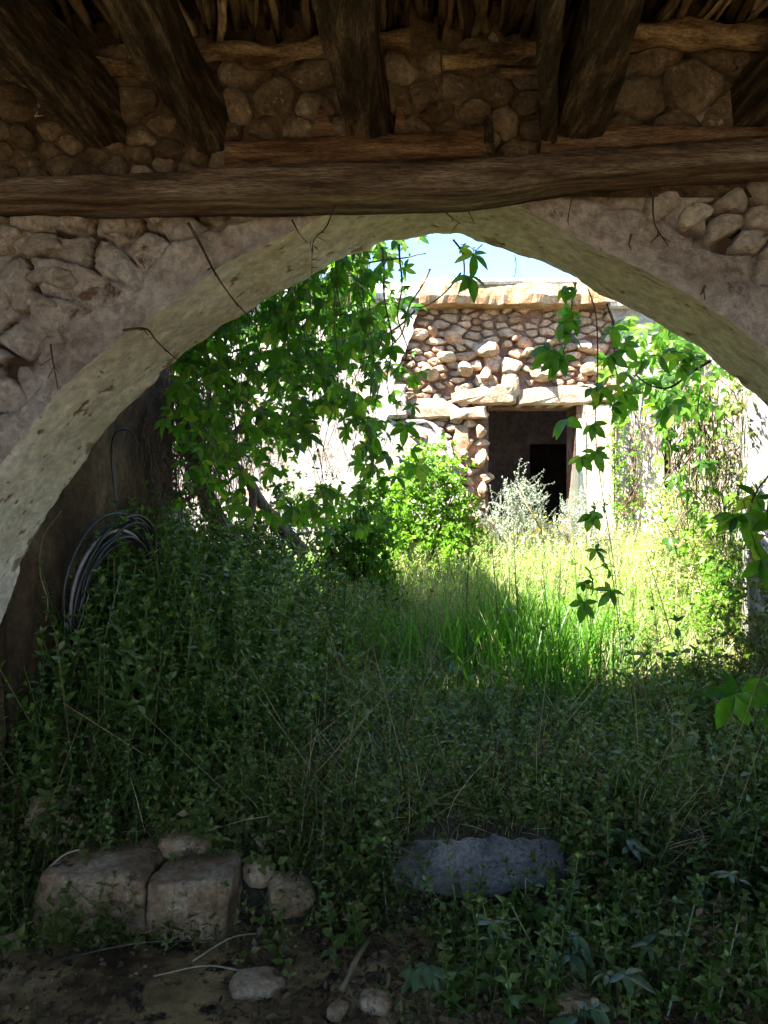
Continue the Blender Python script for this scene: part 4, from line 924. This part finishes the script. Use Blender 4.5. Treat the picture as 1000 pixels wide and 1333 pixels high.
def creeper_strand(pts, label, leaves, r=.0035, scale=1.0, depth=None, mesh=None, sway=.0, name='hanging_creeper', grp='creeper strands hanging in the arch', matn='bark', tw=1):
    """pts: (px,py,Y) polyline from the top down; leaves: list of (px,py,size) or a count"""
    q = [P(*p) for p in pts]; pp = spline(q, max(8, len(q)*5)); t = thing(name, label, 'creeper', Vector(pp[0]), grp)
    m = MB(); n = len(pp); m.tube(pp, [r*(1-.55*i/(n-1))*R.uniform(.85, 1.2) for i in range(n)], 5)
    A = np.array(pp); L = []
    if isinstance(leaves, int):
        for k in range(leaves):
            i = int((k+.5)/leaves*(n-1)); L.append((Vector(A[i]), scale*R.uniform(.7, 1.2)))
    else:
        for (px, py, s) in leaves:
            yy = np.interp(py, [p[1] for p in pts], [p[2] for p in pts]); L.append((P(px, py, yy+R.uniform(-.03, .03)), s))
    for (c, s) in L:
        i = int(np.argmin(np.linalg.norm(A-np.array(c), axis=1))); a = Vector(A[i])
        if (c-a).length > .01: m.tube([a, a.lerp(c, .5)+Vector((0, 0, .01)), c], .0014, 4)
        put('leaf', R.choice(mesh or LVM), leafM(c, s), t)
    for k in range(tw*4):
        i = R.randint(2, n-1); a = Vector(A[i]); d_ = Vector((R.uniform(-1, 1), R.uniform(-.4, .4), R.uniform(-1, .4)))*R.uniform(.02, .07); m.tube([a, a+d_*.5+Vector((0, 0, .01)), a+d_], .0009, 3)
    m.build('stem', M[matn], t); return t
creeper_strand([(590, 312, 3.2), (602, 330, 3.2), (604, 360, 3.2), (596, 385, 3.2)], 'short bare forked twig of creeper hanging before the sky at the arch top', [], r=.005)
creeper_strand([(600, 355, 3.2), (580, 380, 3.22), (555, 398, 3.25), (535, 400, 3.3)], 'bare curved twig of creeper crossing in front of the broken ledge corner', [], r=.0045)
creeper_strand([(628, 318, 3.2), (618, 330, 3.2), (612, 358, 3.2)], 'short creeper sprig with two large leaves against the sky', [(616, 322, 1.35), (612, 352, 1.45), (600, 318, .5)], r=.0025)
creeper_strand([(670, 332, 3.2), (672, 345, 3.2), (668, 372, 3.2)], 'thin hooked dry tendril hanging before the sky', [], r=.0018)
creeper_strand([(750, 366, 3.2), (744, 400, 3.25), (738, 440, 3.25), (730, 470, 3.25)], 'dense leafy creeper strand hanging left of the arch right shoulder', [(725, 372, 1.0), (738, 378, .9), (752, 372, .8), (748, 398, 1.25), (736, 412, 1.3), (752, 410, 1.2), (734, 430, 1.1), (724, 448, 1.5), (740, 455, 1.4), (718, 462, 1.1)], r=.004)
creeper_strand([(765, 375, 3.2), (776, 410, 3.25), (778, 480, 3.3), (775, 560, 3.35), (784, 640, 3.4), (794, 700, 3.5), (806, 790, 3.6), (812, 860, 3.7)], 'long hanging creeper strand reaching down past the doorway to the weeds',
    [(765, 500, 1.1), (782, 510, .9), (742, 540, 1.45), (768, 545, 1.1), (772, 580, 1.2), (755, 585, 1.2), (776, 655, 1.1), (766, 660, 1.3), (790, 652, .7), (770, 710, 1.0), (768, 742, 1.3), (790, 735, .9), (762, 775, 1.35), (800, 762, 1.2), (757, 752, .8)], r=.0032, tw=3)
creeper_strand([(790, 395, 3.3), (800, 430, 3.3), (800, 470, 3.35), (810, 520, 3.4)], 'creeper strand with big drooping leaves beside the sunlit rubble edge', [(796, 420, 1.3), (808, 440, 1.2), (792, 455, 1.2), (805, 478, 1.5), (790, 495, 1.4), (815, 500, 1.5), (822, 520, 1.4), (798, 520, 1.0)], r=.004)
creeper_strand([(925, 470, 3.35), (900, 485, 3.5), (870, 505, 3.6), (840, 498, 3.7), (812, 470, 3.8)], 'woody creeper branch curving left from the arch right shoulder', [(900, 478, 1.3), (880, 470, 1.3), (862, 480, 1.2), (845, 485, 1.3), (878, 515, 1.6), (892, 520, 1.4), (862, 525, 1.3), (905, 458, 1.1), (885, 450, 1.2), (860, 455, 1.2), (835, 462, 1.1), (830, 490, 1.2)], r=.007, tw=2)
creeper_strand([(912, 500, 3.9), (908, 540, 4.0), (912, 575, 4.1), (885, 620, 4.2), (925, 660, 4.3), (965, 690, 4.3)], 'bare zigzag creeper stem hanging in front of the right courtyard wall', 10, r=.005, scale=.8, tw=4)
creeper_strand([(1030, 590, 2.9), (1000, 620, 2.9), (980, 650, 2.9), (975, 690, 2.9)], 'dark creeper strand with large leaves entering at the right edge', [(985, 632, 1.7), (1000, 640, 1.6), (968, 652, 1.7), (990, 668, 1.9), (978, 690, 1.7), (1000, 700, 1.9), (985, 715, 1.5), (955, 658, 1.3)], r=.005)
creeper_strand([(1040, 900, 2.75), (1010, 870, 2.75), (990, 880, 2.75)], 'dark creeper sprig with broad leaves low at the right edge', [(985, 868, 1.7), (970, 890, 1.9), (1000, 890, 1.9), (985, 905, 1.6)], r=.005)

# big canopy at the left: leaf positions by density in view space at several depths, hung on strands
cc = thing('creeper_canopy', 'thick curtain of creeper leaves hanging inside the left half of the arch', 'creeper', Vector(P(380, 330, 4.0)))
strands = []
sm = MB()
def strand_px(x0, y0, x1, y1, Yp, r, wob=12):
    n = 9; pts = []
    for i in range(n):
        t = i/(n-1); pts.append(P(x0+(x1-x0)*t+math.sin(i*1.3+x0)*wob*t, y0+(y1-y0)*t, Yp+.1*math.sin(i+x0)))
    sm.tube(spline(pts, 16), [r*(1-.5*i/15) for i in range(16)], 4); return pts
leafpos = []
def canopy_density(px, py):
    d_ = 0
    if 225 < px < 560 and 300 < py < 760:
        gapn = float(fbm(np.array([px, py*.8, 3.0]), .022, 3, 401)); top = (1-sstep(440, 560, py+0*px))*(1 if gapn > -.12 else .12); d_ = .95*top*(1-sstep(470, 555, px+(py-330)*.10))
        d_ = max(d_, .50*(1-sstep(560, 700, py))*(1-sstep(430, 560, px)))
        d_ = max(d_, .6*math.exp(-((px-475)/32)**2-((py-560)/90)**2))
        if px < 330 and py > 480: d_ *= .7
        # windows of white wall
        for (a, b, c, e_) in ((415, 570, 26, 45), (395, 590, 20, 25), (495, 520, 14, 20), (310, 457, 12, 10), (520, 425, 15, 26), (445, 600, 22, 40), (340, 640, 22, 40), (455, 475, 18, 20), (420, 430, 10, 20)):
            if ((px-a)/c)**2+((py-b)/e_)**2 < 1: d_ *= .12
    return d_
nl = 0; tries = 0; cand = []
while nl < 1750 and tries < 90000:
    tries += 1; px = R.uniform(215, 565); py = R.uniform(300, 740)
    if R.random() > canopy_density(px, py): continue
    dpt = R.choice([3.35, 3.6, 3.9, 4.3, 4.8, 5.3])+R.uniform(-.15, .15)
    p = P(px, py, dpt)
    if p.x < -1.58 and p.z < 3.0 and p.y < 5.7: continue
    cand.append((dpt, px, py)); nl += 1
cand.sort()
kk = 0; rest = []
for (dpt, px, py) in cand:
    s = R.choice([.5, .7, .85, 1.0, 1.2])*R.uniform(.85, 1.1)*(1.0 if dpt < 4.5 else 1.1); Mx = leafM(P(px, py, dpt), s)
    if kk < 290: put('leaf', R.choice(LVM), Mx, cc); kk += 1
    else: rest.append(Mx)
for k in range(110):
    x0 = R.uniform(240, 498); yy = 300; strand_px(x0, 290 if x0 > 420 else 330+(420-x0)*.5, x0+R.uniform(-25, 25), R.uniform(430, 660), R.choice([3.4, 3.7, 4.0, 4.5]), R.uniform(.0014, .0038))
for (a, b, c, d_, y_) in [(498, 322, 512, 520, 3.3), (520, 318, 524, 470, 3.35), (460, 345, 560, 330, 3.5), (540, 405, 470, 470, 3.4), (350, 400, 470, 560, 4.0), (560, 350, 500, 470, 3.5)]:
    strand_px(a, b, c, d_, y_, .005, 8)
sm.build('stem', M['bark'], cc)
def baked(mats, name, mat, parent, templ, r):
    pos = np.array([m_.translation[:] for m_ in mats]); rot = np.array([np.array(m_.to_3x3().normalized()) for m_ in mats]); scl = np.array([m_.to_scale()[0] for m_ in mats])
    return scatter(templ, pos, rot, scl, r, name, mat, parent)
def baked_fix(o, parent): return o
o = baked(rest, 'foliage', M['creeper'], cc, LV, rng)

# right hand canopy over the vine covered wall
rc = thing('wall_creeper', 'sunlit bright green creeper tumbling over the right courtyard wall', 'creeper', Vector(P(880, 450, 5.2)))
L2 = []
for k in range(310):
    t = R.random(); px = 800+R.gauss(80, 45); py = R.gauss(470, 55) if R.random() < .7 else R.gauss(620, 60)
    if px > 985 or px < 790 or py < 395 or py > 760: continue
    if py > 540 and px < 860: continue
    Yp = R.uniform(4.4, 5.6); L2.append(leafM(P(px, py, Yp), R.uniform(.8, 1.3)))
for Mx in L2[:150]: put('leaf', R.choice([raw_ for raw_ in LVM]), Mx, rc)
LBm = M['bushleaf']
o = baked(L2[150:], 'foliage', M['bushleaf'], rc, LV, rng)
m = MB()
for k in range(130):
    x = R.uniform(880, 965); Yp = R.uniform(4.9, 5.3); y0 = R.uniform(440, 600); pts = [P(x, y0, Yp)]
    for i in range(5): pts.append(pts[-1]+Vector((R.gauss(0, .06), R.gauss(0, .05), -R.uniform(.05, .22))))
    m.tube(pts, R.uniform(.0015, .004), 4)
m.build('dry_twigs', M['dryroot'], rc)
sh = [sprig(90+i, R.uniform(.12, .25), 16, .03, .017) for i in range(6)]
pos = []
for k in range(1500):
    y = R.uniform(4.85, 8.2); x = 2.55+(y-4.8)*.19-abs(R.gauss(0, .12)); z = .35+abs(R.gauss(0, .75)); pos.append((x, y, min(z, 2.4)))
pos = np.array(pos); scatter(sh, pos, rand_rots(len(pos), 1.2, rng), rng.uniform(.6, 1.3, len(pos)), rng, 'small_foliage', M['bushleaf'], rc)

pos = np.array([(R.uniform(1.9, 2.25), R.uniform(3.75, 4.05), .45+abs(R.gauss(0, .38))) for k in range(420)])
pos2 = np.array([(R.gauss(2.02, .06), R.uniform(4.0, 4.3), R.uniform(.7, 2.3)) for k in range(110)]); pos = np.concatenate([pos, pos2])
scatter(sh, pos, rand_rots(len(pos), 1.2, rng), rng.uniform(.5, 1.1, len(pos)), rng, 'small_foliage', M['ground_leaf'], rc)
# climbing weeds on the pilasters
m_ = thing('climbing_weed', 'thin green weed with dry brown streamers climbing the pilaster right of the doorway', 'climbing plant', Vector((XB(800), YB-.15, .8)))
pos = np.array([(XB(R.gauss(796, 7)+R.choice([0, 0, 26])), YB-.15-R.uniform(0, .08), ZB(R.uniform(520, 680))) for k in range(260)])
scatter([sprig(i, .06, 7, .03, .018) for i in range(5)], pos, rand_rots(len(pos), 1.5, rng), rng.uniform(.6, 1.3, len(pos)), rng, 'foliage', M['bushleaf'], m_)
mm = MB()
for k in range(26):
    x = R.choice([797, 818, 822, 835])+R.gauss(0, 4); y0 = R.uniform(480, 600); pts = [Vector((XB(x), YB-.13, ZB(y0)))]
    for i in range(7): pts.append(pts[-1]+Vector((R.gauss(0, .02), R.gauss(0, .006), -R.uniform(.08, .16))))
    mm.tube(pts, R.uniform(.003, .007), 4)
mm.build('dry_streamers', M['dryroot'], m_)

# bushes
def bush(name, label, cat, c, rx, ry, rz, n, templ, mat, tilt=.9, scl=(.7, 1.3), stems=12):
    b = Vector((c[0], c[1], gz(c[0], c[1]))); t = thing(name, label, cat, b); r = rng
    u = r.normal(size=(n, 3)); u /= np.linalg.norm(u, axis=1)[:, None]; u[:, 2] = np.abs(u[:, 2])*1.0; rad_ = r.uniform(.55, 1, n)**.6
    lump = 1+.75*fbm(u*1.0+c[0], 2.2, 3, 77)
    pos = u*(rad_*lump)[:, None]*np.array([rx, ry, rz])+np.array(b)
    scatter(templ, pos, rand_rots(n, tilt, r), r.uniform(*scl, n), r, 'foliage', mat, t)
    m = MB()
    for k in range(stems):
        a = R.uniform(0, 6.28); e_ = b+Vector((math.cos(a)*rx*.7, math.sin(a)*ry*.7, rz*R.uniform(.5, .95))); m.tube([b+Vector((0, 0, -.02)), b.lerp(e_, .5)+Vector((0, 0, .05)), e_], [.012, .008, .004], 5)
    m.build('stem', M['bark'], t); return t
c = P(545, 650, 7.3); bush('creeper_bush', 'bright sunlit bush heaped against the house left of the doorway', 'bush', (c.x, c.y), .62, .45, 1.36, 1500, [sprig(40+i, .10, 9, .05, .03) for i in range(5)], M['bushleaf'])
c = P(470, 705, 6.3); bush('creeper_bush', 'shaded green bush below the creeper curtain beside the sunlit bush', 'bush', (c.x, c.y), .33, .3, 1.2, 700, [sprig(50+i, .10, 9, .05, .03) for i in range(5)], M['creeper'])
c = P(672, 700, 7.7); bush('silver_shrub', 'silvery feathery shrub growing in front of the doorway', 'shrub', (c.x, c.y), .36, .25, .92, 850, [sprig(70+i, .16, 22, .02, .007) for i in range(5)], M['silver'], .6)
c = P(760, 700, 7.7); bush('silver_shrub', 'pale silvery shrub at the foot of the right door jamb', 'shrub', (c.x, c.y), .40, .25, .80, 750, [sprig(75+i, .16, 22, .02, .007) for i in range(5)], M['silver'], .6)
c = P(370, 700, 6.0); bush('green_shrub', 'loose green shrub under the leaning branches at the left', 'shrub', (c.x, c.y), .7, .4, 1.15, 1100, [sprig(80+i, .12, 9, .04, .022) for i in range(5)], M['nettle'])
c = P(890, 760, 6.6); bush('pale_bush', 'pale yellowish bush piled against the right courtyard wall', 'bush', (c.x, c.y), .45, .6, 1.0, 1300, [sprig(85+i, .14, 14, .028, .014) for i in range(5)], M['meadow'])
# yellow flowers
fl = []
for k in range(46):
    p = P(R.choice([700, 720, 690, 760])+R.gauss(0, 25), R.gauss(690, 14), 7.0); fl.append((p.x, p.y, p.z))
fl = np.array(fl); T9 = [joinT([(leaflet(.016, .009, .1, .1, 2)[0]@rotm(.3, 0, k*1.05).T, leaflet(.016, .009, .1, .1, 2)[1]) for k in range(6)])]
scatter(T9, fl, rand_rots(len(fl), .5, rng), rng.uniform(.8, 1.4, len(fl)), rng, 'yellow_flowers', M['yellow'], tag_=('tiny yellow flowers dotted above the grasses before the doorway', 'flowers'))
# dead forked branch by the doorway
t = MB(); a = P(705, 690, 7.0); t.tube([a, P(690, 664, 7.0), P(672, 635, 7.0)], [.008, .007, .004], 5); t.tube([P(690, 664, 7.0), P(678, 634, 7.05), P(668, 640, 7.05)][:2], [.005, .003], 5)
o = t.build('dead_branch', M['drygrass']); tag(o, 'pale dead forked branch sticking up in front of the dark doorway', 'branch')

# leaning tree / branches at the left behind the wall
tr = thing('leaning_tree', 'dark leaning trunk with broken limbs hung with dry rootlets at the left', 'tree', Vector(P(330, 740, 5.6)))
m = MB(); m.tube(spline([P(345, 790, 5.6), P(318, 730, 5.6), P(285, 680, 5.6), P(262, 630, 5.6), P(250, 570, 5.6), P(230, 500, 5.6)], 20), [.10-.003*i for i in range(20)], 8, jit=.1)
m.build('trunk', M['trunk'], tr)
for pts, r in (([(330, 750, 5.5), (322, 690, 5.5), (330, 640, 5.5), (300, 600, 5.5), (275, 570, 5.5)], .045), ([(395, 720, 5.6), (345, 660, 5.6), (320, 620, 5.6), (290, 590, 5.6)], .055), ([(230, 660, 5.4), (260, 640, 5.4), (290, 632, 5.4)], .02), ([(270, 600, 5.6), (330, 540, 5.7), (380, 500, 5.8)], .03)):
    m = MB(); q = spline([P(*p) for p in pts], 12); m.tube(q, [r*(1-.5*i/11) for i in range(12)], 7, jit=.1); m.build('limb', M['trunk'], tr)
m = MB()
for k in range(620):
    px = R.choice([R.gauss(235, 26), R.gauss(265, 30)]); Yp = R.uniform(4.9, 5.6); 
    if (px-CX)/F*Yp < -1.57: Yp = min(5.6, 1.55*F/(CX-px)) if px < CX-1.57*F/5.9 else Yp
    if (px-CX)/F*Yp < -1.57: Yp = 1.55*F/(CX-px)
    pts = [P(px, R.uniform(455, 560), Yp)]
    for i in range(6): pts.append(pts[-1]+Vector((R.gauss(.012, .03), R.gauss(0, .012), -R.uniform(.06, .16))))
    m.tube(pts, [R.uniform(.0012, .003)]*7, 3, cap=False)
m.build('hanging_rootlets', M['dryroot'], tr)['kind'] = 'stuff'

# ------------------------------------------------------------------ hose coil
hc = thing('hose_coil', 'coil of black irrigation hose hanging against the dark mud wall', 'hose', Vector(P(140, 720, 4.1)))
for k in range(15):
    cx_, cz_ = -1.50+R.uniform(-.02, .06), 0; yc = 3.98+R.uniform(-.05, .05); Rr = R.uniform(.31, .40); zc = 1.06+R.uniform(-.05, .04); m = MB(); tilt = R.uniform(-.08, .12)
    pts = []
    for i in range(34):
        a = 2*math.pi*i/33; pts.append(Vector((cx_+.34*Rr*2*math.cos(a)*.35+.03+.05*math.sin(a), yc+Rr*math.cos(a)*.95, zc+Rr*math.sin(a)*1.05+tilt*math.cos(a))))
    m.tube(pts, .0095, 6, cap=False); m.build('hose_loop', M['hosegrey'] if k == 4 else M['hose'], hc)
m = MB(); m.tube(spline([P(152, 655, 3.75), P(146, 600, 3.75), P(150, 565, 3.75), P(168, 560, 3.8), P(180, 580, 3.8)], 26), .008, 6); m.build('hose_end', M['hose'], hc)
m = MB(); m.tube(spline([P(60, 808, 3.45), P(62, 780, 3.45), P(52, 745, 3.45), P(56, 700, 3.45), P(80, 665, 3.5)], 20), .003, 5); o = m.build('dry_tendril', M['drygrass']); tag(o, 'pale thin dry tendril hanging below the hose coil near the arch foot', 'tendril')
h2 = thing('hose_coil', 'faded purplish hose loops hooked over the wall above the sunlit bush', 'hose', Vector((XB(572), YB-.3, ZB(590))))
for k in range(4):
    m = MB(); o_ = k*2.2; m.tube(spline([P(528+o_, 548+o_*.6, YB-.25), P(556+o_, 549+o_*.3, YB-.28), P(574+o_, 572, YB-.3), P(584+o_, 600, YB-.3)], 16), .011, 5); m.build('hose_loop', M['hosegrey'], h2)

# ------------------------------------------------------------------ roots, twigs and tendrils on the arch wall
def twig(pts, Yp, r, label, matn='bark', br=3):
    m = MB(); q = spline([P(x, y, Yp if len(p_) < 3 else p_[2]) for p_ in pts for x, y in [p_[:2]]], 18); m.tube(q, [r*(1-.6*i/17) for i in range(18)], 5)
    for k in range(br):
        i = R.randint(4, 16); a = Vector(q[i]); d_ = Vector((R.uniform(-1, 1), -.1, R.uniform(-1, .2))).normalized()*R.uniform(.015, .05); m.tube([a, a+d_*.6, a+d_], r*.4, 4)
    o = m.build('hanging_root', M[matn]); tag(o, label, 'root', 'dry roots on the arch wall')
twig([(245, 290), (262, 320), (280, 355), (300, 385), (320, 408)], 2.56, .0055, 'thickest dark root, running down across the arch rim at upper left')
twig([(66, 448), (70, 475), (76, 508)], 2.57, .0035, 'short dry root on the plaster just above the left arch rim')
twig([(438, 262, 2.5), (425, 295, 2.52), (408, 315, 2.75), (406, 358, 2.8)], 2.56, .0028, 'thin knotted root with side hairs hanging from the beam left of centre', br=9)
twig([(380, 286), (390, 305)], 2.5, .004, 'stubby peg like root directly under the beam, left of the knotted root', br=1)
twig([(850, 245), (852, 290), (870, 320)], 2.54, .0042, 'smooth curved root hanging under the beam at the right')
twig([(822, 305), (818, 320)], 2.57, .005, 'short dark stub of root on the right plaster', br=1)
twig([(918, 372), (912, 384)], 2.57, .005, 'tiny dark stub of root just above the right arch rim', br=1)
twig([(745, 255), (738, 290)], 2.56, .003, 'small straight root under the beam right of centre', br=1)
twig([(160, 430), (190, 428), (205, 445), (232, 470)], 2.575, .005, 'crooked root lying in a plaster crack at far left', br=3)
twig([(575, 272), (590, 285), (600, 292)], 2.62, .003, 'small forked rootlet at the crown of the arch', br=3)
twig([(610, 275), (618, 292)], 2.62, .002, 'single hair thin rootlet beside the forked one at the crown', br=1)
# sticks on the floor
def gstick(px0, py0, px1, py1, r, label, z=.03, lift=.03, matn='drygrass'):
    a = 1.49*F/(py0-CY); b = 1.49*F/(py1-CY); A = P(px0, py0, a); B = P(px1, py1, b); m = MB(); mid = A.lerp(B, .5)+Vector((.01, 0, lift)); A.z = gz(A.x, A.y)+z; B.z = gz(B.x, B.y)+z; mid.z = (A.z+B.z)/2+lift
    m.tube(spline([A, mid, B], 10), [r*R.uniform(.8, 1.2) for _ in range(10)], 6); o = m.build('dead_stick', M[matn]); tag(o, label, 'stick', 'dead sticks on the floor')
gstick(480, 1232, 444, 1298, .010, 'thick pale bent stick lying on the floor at the centre')
gstick(506, 1278, 492, 1312, .008, 'short pale stick right of the bent one', lift=.0)
gstick(340, 1222, 250, 1262, .003, 'thin straw coloured stick in front of the smaller threshold block')
gstick(200, 1280, 330, 1275, .003, 'long thin twig lying across the earth floor at the left')
gstick(60, 1262, 300, 1232, .0028, 'thin dark twig lying near the foot of the largest threshold block', matn='bark')
m = MB(); m.tube(spline([P(432, 1068, 3.1), P(418, 1045, 3.1), P(422, 1025, 3.1), P(446, 1006, 3.1)], 14), [.004]*14, 5); o = m.build('dead_stick', M['drygrass']); tag(o, 'pale curved twig standing in the weeds left of the grey slab', 'stick', 'dead sticks on the floor')
m = MB(); m.tube(spline([P(65, 1128, 2.62), P(85, 1112, 2.6), P(104, 1106, 2.6)], 10), [.0035]*10, 5); o = m.build('dead_stick', M['drygrass']); tag(o, 'pale twig resting on the top of the largest threshold block', 'stick', 'dead sticks on the floor')

# bluish creeper seedlings low at the right
SE = [(740, 1218, 'bluish five leaved seedling below the grey slab'), (855, 1222, 'largest bluish creeper seedling in the right foreground weeds'), (800, 1262, 'bluish seedling low at the right near the bottom edge'), (830, 1050, 'bluish seedling in the weeds right of the grey slab'), (810, 1085, 'small bluish seedling close to the right end of the slab'), (930, 1045, 'bluish seedling by the right edge of the weeds'), (650, 1205, 'small seedling on the floor just under the slab'), (960, 1140, 'broad leaved seedling at the far right edge'), (555, 1250, 'green seedling beside the pale sticks on the floor'), (760, 1310, 'seedling at the very bottom right of centre')]
for (px, py, lb) in SE:
    zz = .22 if py > 1200 else .32; Yp = (H-zz)*F/(py-CY); p = P(px, py, Yp); b = Vector((p.x, p.y, gz(p.x, p.y)))
    t = thing('creeper_seedling', lb, 'seedling', b, 'creeper seedlings near the threshold'); m = MB(); m.tube([b, b.lerp(p, .6)+Vector((.01, 0, 0)), p], .002, 4); m.build('stem', M['stalk'], t)
    for k in range(R.randint(2, 4)):
        a = R.uniform(0, 6.28); dr = Vector((math.cos(a), math.sin(a), -.15)); put('leaf', R.choice(LVB), leafM(p+Vector((0, 0, -.02*k)), R.uniform(.7, 1.1), dr, Vector((R.uniform(-.2, .2), R.uniform(-.3, .1), 1))), t)


print('objects', len(bpy.data.objects), 'tris', sum(len(o.data.loop_triangles) if False else len(o.data.polygons)*2 for o in bpy.data.objects if o.type == 'MESH'))
